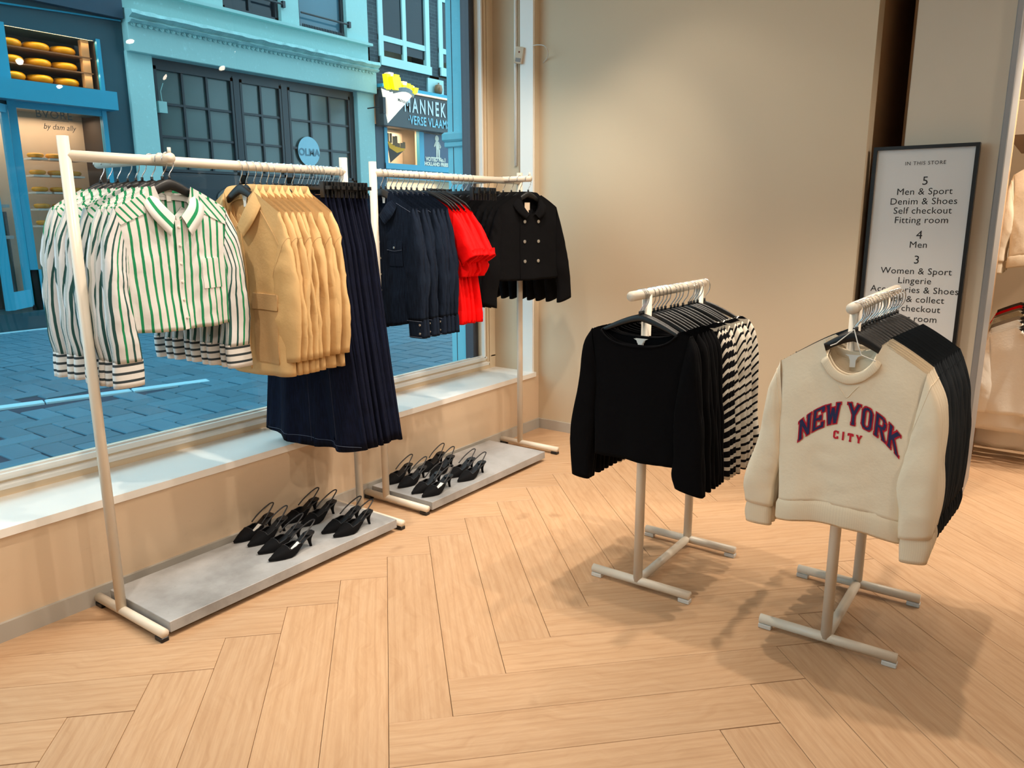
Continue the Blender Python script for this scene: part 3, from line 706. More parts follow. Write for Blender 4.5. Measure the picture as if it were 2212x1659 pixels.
pc.add([(11.44 * k + p * 0.8, YF - 0.75 - 0.24 + 0.0 + 0.25 * abs(p) ** 1.6, cz(3.58) + q - 0.16 * p) for p, q in vs_], fs_); part(cn, 'cone_lettering', pc, M['ink'])
part(cn, 'bracket', MB().box(11.03 * k, 11.10 * k, YF - 0.80, YF - 0.70, cz(3.36), cz(3.66)), S['wood'])
part(cn, 'bracket_rod', MB().tube([(11.2 * k, YF - 0.75, cz(3.52)), (11.2 * k + 0.02, YF - 0.22, cz(3.52))], 0.012, 6), S['wood'])
area('fries_shop_lamp', (11.6, YF + 0.28, 3.12), 0.8, 13, (1, 0.82, 0.62), sizey=0.3)
area('fries_counter_lamp', (12.2, YF + 0.3, 2.14), 1.8, 10, (1, 0.86, 0.68), sizey=0.3)
# ================================================================== RACKS
def foot_rack(name, label, x0, x1, y, top, rail_z, fy0, fy1, over=(0.0, 0.0), bar_y=None, pads='padwhite', boards=False):
    t = thing(name, label, 'clothes rack', ((x0 + x1) / 2, y, 0))
    o = Vector(t.location); R = 0.0175
    L = lambda p: (p[0] - o.x, p[1] - o.y, p[2] - o.z)
    tb = lambda pts, r: MB().tube([L(p) for p in pts], r, 16)
    for x in (x0, x1):
        tb([(x, y, 0.03), (x, y, top)], R).build('post', M['rackwhite'], t, True)
        tb([(x, fy0, 0.030), (x, fy1, 0.030)], 0.0165).build('foot_bar', M['rackwhite'], t, True)
        for q in (fy0 + 0.02, fy1 - 0.02):
            MB().bbox(x - 0.014 - o.x, x + 0.014 - o.x, q - 0.022 - y, q + 0.022 - y, 0.0, 0.016, 0.002).build('foot_pad', M[pads], t)
    tb([(x0 - over[0], y, rail_z), (x1 + over[1], y, rail_z)], R).build('rail', M['rackwhite'], t, True)
    if bar_y: tb([(x0, bar_y, 0.030), (x1, bar_y, 0.030)], 0.0165).build('base_bar', M['rackwhite'], t, True)
    return t
def add_arm(t, x, z, y0, y1):
    o = t.location
    a = MB().tube([(x - o.x, y0 - o.y, z), (x - o.x, y1 - o.y, z)], 0.0165, 16).build('face_out_arm', M['rackwhite'], t, True)
    MB().tube([(x - o.x, y0 + 0.008 - o.y, z + 0.01), (x - o.x, y0 + 0.008 - o.y, z + 0.034)], 0.006, 8).build('end_stop', M['rackwhite'], a, True)
RY1, RY2 = 2.59, 2.612
r1 = foot_rack('garment_rack', 'tall white garment rack holding the striped shirts, beige jackets and denim skirts', 1.197, 2.352, RY1, 1.655, 1.596, 2.312, 2.79 - 0.035, pads='black')
add_arm(r1, 1.487, 1.600, 2.478, 2.97)
r2 = foot_rack('garment_rack', 'tall white garment rack in the corner holding denim shirts and red tops', 2.548, 3.715, RY2, 1.650, 1.602, 2.335, 2.79 - 0.035, pads='black')
add_arm(r2, 3.555, 1.606, 2.425, 2.98)
r3 = foot_rack('low_garment_rack', 'low white double-T rack holding the black and striped tops', 2.466, 2.944, 1.181, 1.134, 1.134, 0.968, 1.376, (0.125, 0.035), 1.181)
r4 = foot_rack('low_garment_rack', 'low white double-T rack holding the cream and charcoal sweatshirts', 2.460, 2.928, 0.488, 1.134, 1.132, 0.272, 0.706, (0.06, 0.20), 0.488)
for lab, x0, x1, y0, y1 in (('grey concrete-effect shoe board under the striped shirts and skirts', 1.222, 2.320, 2.318, 2.715), ('grey concrete-effect shoe board at the foot of the corner rack', 2.570, 3.560, 2.325, 2.735)):
    t = thing('shoe_board', lab, 'display board', ((x0 + x1) / 2, (y0 + y1) / 2, 0.0))
    hx, hy = (x1 - x0) / 2, (y1 - y0) / 2
    MB().bbox(-hx, hx, -hy, hy, 0.020, 0.060, 0.0015).build('slab', M['concrete'], t)
    for sx in (-1, 1):
        for sy in (-1, 1): MB().box(sx * (hx - 0.09) - 0.03, sx * (hx - 0.09) + 0.03, sy * (hy - 0.07) - 0.02, sy * (hy - 0.07) + 0.02, 0.0, 0.0205).build('foot', M['black'], t)

# ================================================================== HANGERS
def hook_path():
    pts = [(0.0, 0, -0.068), (0.001, 0, -0.052), (0.016, 0, -0.030), (0.0205, 0, -0.012), (0.0195, 0, 0.004), (0.012, 0, 0.0165), (0.0, 0, 0.0205), (-0.012, 0, 0.0165), (-0.0195, 0, 0.004), (-0.0205, 0, -0.008)]
    return [tuple(p) for p in catmull(pts, 22)]
HOOK = MB().tube(hook_path(), 0.0019, 6).mesh('hook', M['chrome'], True)
def hanger_mesh(hw=0.185, drop=0.062, th=0.008, fat=0.030, y0=0.0):
    up, lo = [], []
    for i in range(25):
        x = -hw + 2 * hw * i / 24; q = abs(x) / hw
        zc = -0.066 - drop * (q ** 1.35) - 0.012 * max(0, q - 0.85) / 0.15
        f = fat * (1.0 - 0.52 * q ** 1.5)
        up.append((x, zc)); lo.append((x, zc - f))
    G = []
    for (xu, zu), (xl, zl) in zip(up, lo):
        q = abs(xu) / hw; t = th * (1.0 - 0.3 * q)
        zm = (zu + zl) / 2
        G.append([(xu, -t, zm + (zu - zm) * .6), (xu, -t * .5, zu), (xu, t * .5, zu), (xu, t, zm + (zu - zm) * .6), (xu, t, zm + (zl - zm) * .6), (xu, t * .5, zl), (xu, -t * .5, zl), (xu, -t, zm + (zl - zm) * .6)])
    m = MB(); m.grid(G, cu=True); n = 8; k = len(G) - 1
    m.f.append(tuple(range(n))); m.f.append(tuple(k * n + i for i in range(n - 1, -1, -1)))
    m.tube([(0, 0, -0.072), (0, 0, -0.056)], 0.005, 8)
    return m.mesh('hanger_body', M['blackplastic'], True)
HB = {'wide': hanger_mesh(0.170, 0.108, 0.008, 0.036), 'slim': hanger_mesh(0.182, 0.080, 0.0045, 0.024), 'neat': hanger_mesh(0.165, 0.112)}
def clip_body():
    m = MB(); m.box(-0.19, 0.19, -0.006, 0.006, -0.082, -0.068); m.tube([(0, 0, -0.072), (0, 0, -0.056)], 0.005, 8)
    return m.mesh('hanger_bar', M['blackplastic'])
CB = clip_body()
def clip_mesh():
    m = MB(); m.bbox(-0.012, 0.012, -0.012, -0.004, -0.115, -0.050, 0.002); m.bbox(-0.012, 0.012, 0.004, 0.012, -0.115, -0.050, 0.002); m.tube([(-0.013, 0, -0.085), (0.013, 0, -0.085)], 0.0045, 8); return m.mesh('clip', M['blackplastic'])
CLIP = clip_mesh()
def new_hanger(kind, label, loc, rz, group):
    t = thing('hanger' if kind != 'clip' else 'clip_hanger', label, 'hanger', loc, rz, group)
    put('hook', HOOK, t)
    if kind == 'clip':
        put('bar', CB, t)
        for s in (-1, 1): o = put('clip', CLIP, t); o.location = (s * 0.15, 0, 0)
    else: put('body', HB[kind], t)
    return t
HPROTO = {}
def place_hanger(kind, label, loc, rz, group):
    if kind not in HPROTO:
        HPROTO[kind] = new_hanger(kind, label, loc, rz, group); return HPROTO[kind]
    return dup(HPROTO[kind], label, loc, rz, group)

# ================================================================== GARMENTS
# local axes: x across the garment, -y its front, z up; origin = the rail it hangs from
def sgnp(c, p): return math.copysign(abs(c) ** p, c)
class Torso:
    def __init__(s, Ws, Wc, Wh, zn, zs, nw, nf, nb, hem, D=0.020, Dh=0.026, fold=0.008, k=(2, 3.3), seed=0, arm=0.66, NU=72, NV=30, wr=0.004, hemcurve=0.0, neckp=2.0, shear=0.0, bias=0.0, neckD=0.016, slp=1.15):
        s.p = dict(Ws=Ws, Wc=Wc, Wh=Wh, zn=zn, zs=zs, nw=nw, nf=nf, nb=nb, hem=hem)
        r = random.Random(seed); ph = [r.uniform(0, 6.28) for _ in range(8)]
        s.s = s
        def ztop(x, front):
            a = abs(x)
            if a >= nw: return zn + (zs - zn) * (((a - nw) / (Ws - nw)) ** slp)
            q = (a / nw) ** neckp
            return zn - (zn - (nf if front else nb)) * (1 - q) ** (0.62 if front else 0.8)
        def width(v):
            if v < arm: q = v / arm; return Wh + (Wc - Wh) * (q * q * (3 - 2 * q))
            q = (v - arm) / (1 - arm); return Wc + (Ws - Wc) * (q ** 1.5)
        G, UV = [], []
        def ring(v, sc=1.0, dz=0.0):
            row, ur = [], []
            for i in range(NU):
                th = 2 * PI * i / NU; c, sn = math.cos(th), math.sin(th)
                xs = sgnp(c, 0.85); ys = sgnp(sn, 0.55); front = sn < 0
                W = width(v); x = W * xs; xt = Ws * xs
                zt = ztop(xt, front)
                hz = hem + hemcurve * (1 - xs * xs) + shear * xs
                z = hz + (zt - hz) * v
                d = Dh + (D - Dh) * min(1, v / 0.6)
                if v > 0.72:
                    q = (v - 0.72) / 0.28; inn = max(0.0, 1 - (abs(xt) / (nw * 1.15)) ** 4)
                    dt = 0.0115 + neckD * inn
                    d = d + (dt - d) * q * q * (3 - 2 * q)
                y = d * ys * sc ** 5
                a = (1 - v) ** 1.3 * fold
                y += a * (math.sin(xs * k[0] * PI + ph[0]) * 0.6 + math.sin(xs * k[1] * PI + ph[1] + 1.5 * v) * 0.5)
                edge = 1 - abs(xs) ** 6
                n1 = noise.noise(Vector((x * 9 + seed * 3.1, z * 5.5 + 7 * front, seed)))
                n2 = noise.noise(Vector((x * 22 + z * 9, z * 14 - x * 6 + 11 * front, seed + 3)))
                fade = (1 - v ** 4)
                y += (wr * 1.6 * n1 + wr * 0.8 * (0.5 - abs(n2)) * 2) * fade * edge + bias * (1 - v)
                row.append((x * sc if sc != 1 else x, y, z + dz)); ur.append((Wc * xs + (0.0 if front else 0.9), zt + (hem - zt) * (1 - v)))
            return row, ur
        for v, sc, dz in ((0.0, 0.94, 0.045), (0.0, 0.97, 0.004)):
            a, b = ring(v, sc, dz); G.append(a); UV.append(b)
        for iv in range(NV + 1):
            a, b = ring(iv / NV); G.append(a); UV.append(b)
        s.mb = MB().grid(G, cu=True, uv=UV); s.G = G; s.NU = NU
        s.top = G[-1]
        s.bvh = BVHTree.FromPolygons([Vector(p) for p in s.mb.v], s.mb.f)
        s.ztop = ztop; s.hem = hem
    def y(s, x, z, off=0.002, front=True):
        d = 1 if front else -1
        h = s.bvh.ray_cast(Vector((x, -0.5 * d, z)), Vector((0, d, 0)))[0]
        if h is None:
            for dx in (0.006, 0.015, 0.03):
                h = s.bvh.ray_cast(Vector((x - math.copysign(dx, x), -0.5 * d, z)), Vector((0, d, 0)))[0]
                if h: break
        return (h.y if h else -0.02 * d) - off * d
    def patch(s, quad, nu=6, nv=6, off=0.003, th=0.003, uv=None, front=True):
        """quad of (x,z) corners bl,br,tr,tl laid on the cloth, with thickness"""
        bl, br, tr, tl = [np.array(q, float) for q in quad]; m = MB(); A, B, U = [], [], []
        for j in range(nv + 1):
            ra, rb, ru = [], [], []
            for i in range(nu + 1):
                a, b = i / nu, j / nv; p = (bl * (1 - a) + br * a) * (1 - b) + (tl * (1 - a) + tr * a) * b
                y = s.y(p[0], p[1], 0, front); d = 1 if front else -1
                ra.append((p[0], y - off * d, p[1])); rb.append((p[0], y + th * d, p[1])); ru.append((p[0], p[1]) if uv is None else uv(a, b))
            A.append(ra); B.append(rb); U.append(ru)
        m.grid(A, uv=U); per = [(0, i) for i in range(nu + 1)] + [(j, nu) for j in range(1, nv + 1)] + [(nv, i) for i in range(nu - 1, -1, -1)] + [(j, 0) for j in range(nv - 1, 0, -1)]
        m.grid([[A[j][i] for j, i in per], [B[j][i] for j, i in per]], cu=True, uv=[[U[j][i] for j, i in per]] * 2)
        return m
    def line(s, pts, r=0.0012, off=0.001, n=5, steps=14, front=True):
        P = catmull(pts, steps) if len(pts) > 2 else [np.array(pts[0]) + (np.array(pts[1]) - np.array(pts[0])) * i / (steps - 1) for i in range(steps)]
        return MB().tube([(p[0], s.y(p[0], p[1], off, front), p[1]) for p in P], r, n)
    def band(s, h=0.05, out=0.0025, shrink=0.985, drop=0.0):
        """ribbed hem band around the bottom of the torso"""
        rows, U = [], []
        base = s.G[2]; nrow = s.G[3]
        for t in (-0.16, 0.06, 0.2, 0.5, 0.88, 1.0):
            r, u = [], []
            for i, p in enumerate(base):
                th = 2 * PI * i / s.NU; b = out * (1.0 if 0.1 < t < 0.95 else 0.35 if t > 0 else -0.9)
                r.append((p[0] * shrink + b * math.cos(th), p[1] * 1.0 + b * math.copysign(abs(math.sin(th)) ** .5, math.sin(th)), p[2] + 0.006 - h * t + drop)); u.append((i / s.NU * 1.1, t * h))
            rows.append(r); U.append(u)
        inner = [(x * 0.975, y * 0.7, z + 0.02) for x, y, z in rows[-1]]; rows.append(inner); U.append(U[-1])
        return MB().grid(rows, cu=True, uv=U)
    def neckband(s, w=0.022, r=0.0030, lift=0.0):
        """flat ribbed band following the neck opening"""
        nw = s.p['nw']; P = [Vector(p) for p in s.top]; front = [p for i, p in enumerate(P) if abs(p.x) <= nw * 1.02 and i > s.NU // 2]; back = [p for i, p in enumerate(P) if abs(p.x) <= nw * 1.02 and 0 < i < s.NU // 2]
        front.sort(key=lambda p: p.x); back.sort(key=lambda p: -p.x); loop = front + back
        L = [tuple(p) for p in loop] + [tuple(loop[0])]; L = catmull(L, 64)[:-1]
        zc = s.p['zn'] + 0.0; m = len(L); G, U = [], []
        for i, p in enumerate(L):
            p = Vector(p); d = (Vector(L[(i + 1) % m]) - Vector(L[i - 1])); dx, dz = d.x, d.z; ln = math.hypot(dx, dz) or 1
            isf = i < len(front) / len(loop) * m
            nx, nz = p.x, p.z - (zc + 0.030); ln = math.hypot(nx, nz) or 1; nx, nz = nx / ln, nz / ln
            a = Vector((nx, 0, nz)); row = []
            for q in range(8):
                an = 2 * PI * q / 8; row.append(tuple(p + a * (w / 2 * (1 + math.cos(an)) * 0.98 - 0.003) + Vector((0, (-1 if isf else 1) * (0.001) + r * math.sin(an), lift))))
            G.append(row); U.append([(i * 0.008, q * 0.004) for q in range(8)])
        return MB().grid(G, cu=True, cv=True, uv=U)

def sleeve(side, outer, inner, depth, yo, NU=22, NT=26, seed=0, wr=0.006, cuff=None, open_end=True):
    """tube between an outer and an inner silhouette line (x,z); depth = half thickness along, yo = y offsets"""
    O = catmull(outer, NT); I = catmull(inner, NT); Dp = [q[0] for q in catmull([(d, 0) for d in depth], NT)]; Y = [q[0] for q in catmull([(d, 0) for d in yo], NT)]
    G, U = [], []; ln = 0.0
    r = random.Random(seed)
    for i in range(NT):
        c = (O[i] + I[i]) / 2; h = (O[i] - I[i]) / 2; w = np.hypot(*h); t = i / (NT - 1)
        if i: ln += np.hypot(*(c - pc))
        pc = c; row, ur = [], []
        for q in range(NU):
            an = 2 * PI * q / NU; cx, sy = math.cos(an), math.sin(an)
            e = sgnp(cx, 0.9); y = Y[i] + Dp[i] * sgnp(sy, 0.7)
            x, z = c[0] + h[0] * e, c[1] + h[1] * e
            env = math.sin(PI * min(1, t * 1.08)) ** 0.6
            n1 = noise.noise(Vector((x * 8, z * 10 + seed * 5, sy * 0.6 + seed))); n2 = 0.5 - abs(noise.noise(Vector((x * 16 + z * 12, z * 20 - x * 10, seed + 9 + sy * 0.4))))
            y += (wr * 1.2 * n1 + wr * n2) * env
            x += wr * 0.5 * n1 * env * abs(cx)
            row.append((side * x, y, z)); ur.append((e * w + (0.0 if sy < 0 else 0.5), ln))
        if side < 0: row = row[::-1]; ur = ur[::-1]
        G.append(row); U.append(ur)
    if open_end:
        last = G[-1]; cx = sum(p[0] for p in last) / NU; cy = sum(p[1] for p in last) / NU
        G.append([(cx + (p[0] - cx) * 0.92, cy + (p[1] - cy) * 0.75, p[2] + 0.002) for p in last]); U.append(U[-1])
        G.append([(cx + (p[0] - cx) * 0.88, cy + (p[1] - cy) * 0.65, p[2] + 0.035) for p in last]); U.append(U[-2])
    return MB().grid(G, cu=True, uv=U)

def interp(seq, t):
    k = min(int(t * (len(seq) - 1)), len(seq) - 2); f = t * (len(seq) - 1) - k
    return tuple(np.array(seq[k]) * (1 - f) + np.array(seq[k + 1]) * f)
def collar(inner, fold, outer, NTT=41, th=0.0035):
    """shirt collar: stand (inner->fold) and leaf (fold->outer); half lists from centre back to front, mirrored"""
    full = lambda L: [(-x, y, z) for x, y, z in L[::-1]] + [p for p in (L[1:] if abs(L[0][0]) < 1e-6 else L)]
    A, B, C = catmull(full(inner), NTT), catmull(full(fold), NTT), catmull(full(outer), NTT)
    G, U = [], []
    for i in range(NTT):
        a, b, c = A[i], B[i], C[i]; row = [tuple(a), tuple(a * .5 + b * .5), tuple(b)]
        out = (c - b); top = b + np.array([0, 0, 0.003])
        row += [tuple(top + out * 0.06), tuple(b + out * 0.35 + np.array([0, -0.002, 0.004])), tuple(b + out * 0.7), tuple(c), tuple(c + np.array([0, th, 0])), tuple(b + out * 0.5 + np.array([0, th * 1.2, 0]))]
        G.append(row)
        x = (i - NTT // 2) * 0.011
        U.append([(x, -0.03), (x, -0.015), (x, 0), (x, 0.004), (x, 0.02), (x, 0.04), (x, 0.055), (x, 0.058), (x, 0.03)])
    return MB().grid(G, uv=U)
def button(x, y, z, r=0.006, h=0.003):
    m = MB(); m.prism([(r * math.cos(2 * PI * i / 12), r * math.sin(2 * PI * i / 12)) for i in range(12)], 0, -h, lambda p, q, t: (x + p, y + t, z + q))
    m.prism([(0.7 * r * math.cos(2 * PI * i / 10), 0.7 * r * math.sin(2 * PI * i / 10)) for i in range(10)], -h, -h - 0.0012, lambda p, q, t: (x + p, y + t, z + q)); return m
def neck_label(T, root, z, w=0.05, h=0.02, tail=True, yb=None):
    y = T.y(0, z, 0.0, False) - 0.012 if yb is None else yb
    m = MB(); m.prism([(-w / 2, z), (-w * 0.28, z - h * 0.35), (-w * 0.2, z - h), (w * 0.2, z - h), (w * 0.28, z - h * 0.35), (w / 2, z)], 0, -0.0015, lambda p, q, t: (p, y + t, q))
    if tail: m.box(-0.008, 0.008, y - 0.002, y - 0.0005, z - h - 0.022, z - h)
    m.build('neck_label', M['label'], root)

def mirror_sleeves(root, outer, inner, depth, yo, mat, seed, wr=0.006, mats=None, right=None, seam=None):
    for s in (-1, 1):
        o_, i_, d_, y_ = (right if (s > 0 and right) else (outer, inner, depth, yo))
        rr = random.Random(seed * 7 + s); n = len(o_)
        k = [0 if j in (0, n - 1) else 1 for j in range(n)]
        o_ = [(p[0] + rr.uniform(-.007, .007) * a, p[1]) for p, a in zip(o_, k)]; i_ = [(p[0] + rr.uniform(-.007, .007) * a, p[1]) for p, a in zip(i_, k)]
        y_ = [q + rr.uniform(-.006, .006) * a for q, a in zip(y_, k)]
        sm = sleeve(s, o_, i_, d_, y_, seed=seed + s, wr=wr); sl = sm.build('sleeve', mat, root, True)
        if seam is not None:
            ring = [Vector(p) for p in sm.v[seam[0] * 22:seam[0] * 22 + 22]]; c = sum(ring, Vector()) / 22
            MB().tube([tuple(c + (p - c) * 1.004) for p in ring], 0.0011, 4, closed=True).build('sleeve_seam', seam[1], sl)
def cuffs(root, outer, inner, depth, yo, mat, seed, wr=0.0015, right=None):
    for s in (-1, 1):
        o_, i_, d_, y_ = (right if (s > 0 and right) else (outer, inner, depth, yo))
        sleeve(s, o_, i_, d_, y_, NT=8, seed=seed + s, wr=wr).build('cuff', mat, root, True)

# ---- striped shirt
def make_striped(seed):
    r = thing('striped_shirt', 'x', 'shirt')
    T = Torso(0.205, 0.192, 0.182, -0.090, -0.164, 0.062, -0.196, -0.126, -0.572, D=0.022, Dh=0.030, fold=0.010, k=(2.0, 3.4), seed=seed, wr=0.006, hemcurve=-0.006)
    T.mb.build('body', F['stripe'], r, True)
    so = [(0.203, -0.160), (0.240, -0.27), (0.262, -0.43), (0.268, -0.56), (0.258, -0.665)]; si = [(0.172, -0.335), (0.176, -0.40), (0.180, -0.48), (0.172, -0.58), (0.162, -0.665)]
    mirror_sleeves(r, so, si, [0.013, 0.024, 0.026, 0.026, 0.022], [0, 0.0, -0.006, -0.004, 0], F['stripe_sleeve_shaded'], seed, 0.010)
    cuffs(r, [(0.259, -0.66), (0.264, -0.70), (0.266, -0.748)], [(0.160, -0.66), (0.160, -0.70), (0.164, -0.748)], [0.020, 0.021, 0.022], [0, 0, 0], F['stripe_cuff'], seed)
    inner = [(0, 0.020, -0.135), (0.045, 0.014, -0.138), (0.060, 0.0, -0.146), (0.040, -0.024, -0.178), (0.004, -0.031, -0.205)]
    fold = [(0, 0.024, -0.104), (0.046, 0.019, -0.104), (0.066, 0.0, -0.106), (0.046, -0.026, -0.150), (0.010, -0.034, -0.190)]
    outer = [(0, 0.032, -0.138), (0.060, 0.030, -0.122), (0.106, 0.0, -0.126), (0.096, -0.034, -0.186), (0.040, -0.044, -0.256)]
    collar(inner, fold, outer).build('collar', F['stripe_collar'], r, True)
    T.patch([(-0.014, -0.575), (0.014, -0.575), (0.014, -0.205), (-0.014, -0.205)], 3, 16, 0.004).build('placket', F['stripe'], r, True)
    for i in range(6):
        z = -0.225 - i * 0.062; button(0.0, T.y(0, z, 0.0045), z, 0.0052).build('button', M['pearl'], r)
    T.patch([(0.075, -0.44), (0.155, -0.44), (0.155, -0.335), (0.075, -0.335)], 5, 6, 0.003).build('pocket', F['stripe'], r, True)
    for s in (-1, 1):
        q = [(s * 0.105, -0.180), (s * 0.200, -0.222), (s * 0.199, -0.166), (s * 0.095, -0.112)]
        if s < 0: q = [q[1], q[0], q[3], q[2]]
        T.patch(q, 7, 5, 0.003, 0.001).build('yoke', F['stripe_yoke'], r, True)
    neck_label(T, r, -0.098, 0.055, 0.020, yb=0.016)
    return r
# ---- beige jacket
def make_beige(seed):
    r = thing('beige_jacket', 'x', 'jacket')
    T = Torso(0.228, 0.236, 0.256, -0.088, -0.172, 0.075, -0.230, -0.118, -0.785, D=0.020, Dh=0.026, fold=0.009, k=(2.2, 3.7), seed=seed, wr=0.005, hemcurve=-0.012)
    T.mb.build('body', F['beige'], r, True)
    so = [(0.226, -0.170), (0.268, -0.27), (0.294, -0.42), (0.300, -0.58), (0.290, -0.725)]; si = [(0.190, -0.36), (0.180, -0.43), (0.172, -0.52), (0.168, -0.63), (0.172, -0.735)]
    mirror_sleeves(r, so, si, [0.012, 0.016, 0.018, 0.017, 0.016], [0, -0.003, -0.007, -0.006, -0.003], F['beige'], seed, 0.012, seam=(6, F['beige2']))
    inner = [(0, 0.020, -0.120), (0.055, 0.016, -0.124), (0.078, 0.0, -0.145), (0.060, -0.026, -0.205), (0.006, -0.034, -0.235)]
    fold = [(0, 0.028, -0.066), (0.062, 0.022, -0.068), (0.094, -0.002, -0.082), (0.072, -0.034, -0.150), (0.014, -0.038, -0.222)]
    outer = [(0, 0.036, -0.116), (0.070, 0.034, -0.118), (0.128, 0.0, -0.132), (0.122, -0.038, -0.200), (0.062, -0.048, -0.262)]
    collar(inner, fold, outer).build('collar', F['beige'], r, True)
    T.patch([(-0.022, -0.775), (0.022, -0.775), (0.022, -0.24), (-0.022, -0.24)], 3, 16, 0.004).build('placket', F['beige'], r, True)
    for s in (-1, 1):
        a, b = sorted((s * 0.060, s * 0.205))
        T.patch([(a, -0.74), (b, -0.74), (b, -0.50), (a, -0.50)], 6, 8, 0.004).build('pocket', F['beige2'], r, True)
        T.patch([(a - .003, -0.535), (b + .003, -0.535), (b + .003, -0.475), (a - .003, -0.475)], 6, 3, 0.008).build('pocket_flap', F['beige2'], r, True)
    for s in (-1, 1): T.line([(s * 0.10, -0.13), (s * 0.19, -0.24), (s * 0.226, -0.30)], 0.0015).build('shoulder_seam', F['beige2'], r, True)
    neck_label(T, r, -0.100, 0.05, 0.028, yb=0.016)
    return r
# ---- denim shirt
def make_denim(seed):
    r = thing('denim_shirt', 'x', 'shirt')
    T = Torso(0.200, 0.196, 0.190, -0.086, -0.158, 0.062, -0.205, -0.118, -0.675, D=0.019, Dh=0.026, fold=0.009, seed=seed, wr=0.005, hemcurve=-0.03)
    T.mb.build('body', F['denim'], r, True)
    so = [(0.198, -0.158), (0.234, -0.27), (0.252, -0.42), (0.258, -0.56), (0.250, -0.665)]; si = [(0.176, -0.335), (0.166, -0.40), (0.156, -0.48), (0.150, -0.58), (0.152, -0.665)]
    mirror_sleeves(r, so, si, [0.012, 0.022, 0.024, 0.022, 0.019], [0, -0.003, -0.008, -0.006, -0.002], F['denim'], seed, 0.010)
    co, ci = [(0.251, -0.66), (0.254, -0.70), (0.256, -0.748)], [(0.150, -0.66), (0.152, -0.70), (0.156, -0.748)]
    cuffs(r, co, ci, [0.018, 0.019, 0.020], [0, 0, 0], F['denim'], seed)
    for s in (-1, 1):
        m = MB()
        for z in (-0.668, -0.742): m.tube([(s * x, -0.0215 - 0.002 * math.sin((x - .15) * 28), z) for x in np.linspace(0.158, 0.248, 8)], 0.0009, 4)
        m.build('cuff_stitching', F['threadblue'], r)
        for z in (-0.685, -0.725): button(s * 0.235, -0.019, z, 0.0055).build('snap', M['snap'], r)
    inner = [(0, 0.020, -0.120), (0.045, 0.014, -0.124), (0.060, 0.0, -0.140), (0.040, -0.022, -0.178), (0.004, -0.029, -0.205)]
    fold = [(0, 0.024, -0.078), (0.046, 0.019, -0.080), (0.064, 0.0, -0.098), (0.044, -0.026, -0.148), (0.010, -0.033, -0.190)]
    outer = [(0, 0.032, -0.122), (0.060, 0.030, -0.122), (0.106, 0.0, -0.128), (0.098, -0.034, -0.190), (0.056, -0.042, -0.232)]
    collar(inner, fold, outer).build('collar', F['denim'], r, True)
    T.patch([(-0.016, -0.665), (0.016, -0.665), (0.016, -0.21), (-0.016, -0.21)], 3, 16, 0.004).build('placket', F['denim'], r, True)
    for i in range(6):
        z = -0.235 - i * 0.075; button(0.0, T.y(0, z, 0.0045), z, 0.0055).build('snap', M['snap'], r)
    for s in (-1, 1):
        a, b = sorted((s * 0.052, s * 0.138)); c = (a + b) / 2
        T.patch([(a, -0.42), (b, -0.42), (b, -0.315), (a, -0.315)], 5, 6, 0.003).build('pocket', F['denim'], r, True)
        T.patch([(a - .003, -0.345), (b + .003, -0.345), (b + .003, -0.305), (a - .003, -0.305)], 5, 3, 0.006).build('pocket_flap', F['denim'], r, True)
        T.line([(a - .003, -0.345), (c, -0.350), (b + .003, -0.345)], 0.0009, 0.008).build('stitching', F['threadblue'], r)
        button(c, T.y(c, -0.335, 0.0075), -0.335, 0.0055).build('snap', M['snap'], r)
        T.line([(s * 0.105, -0.135), (s * 0.186, -0.175)], 0.0009).build('stitching', F['threadblue'], r)
    neck_label(T, r, -0.098, 0.03, 0.035, False, yb=0.016)
    return r
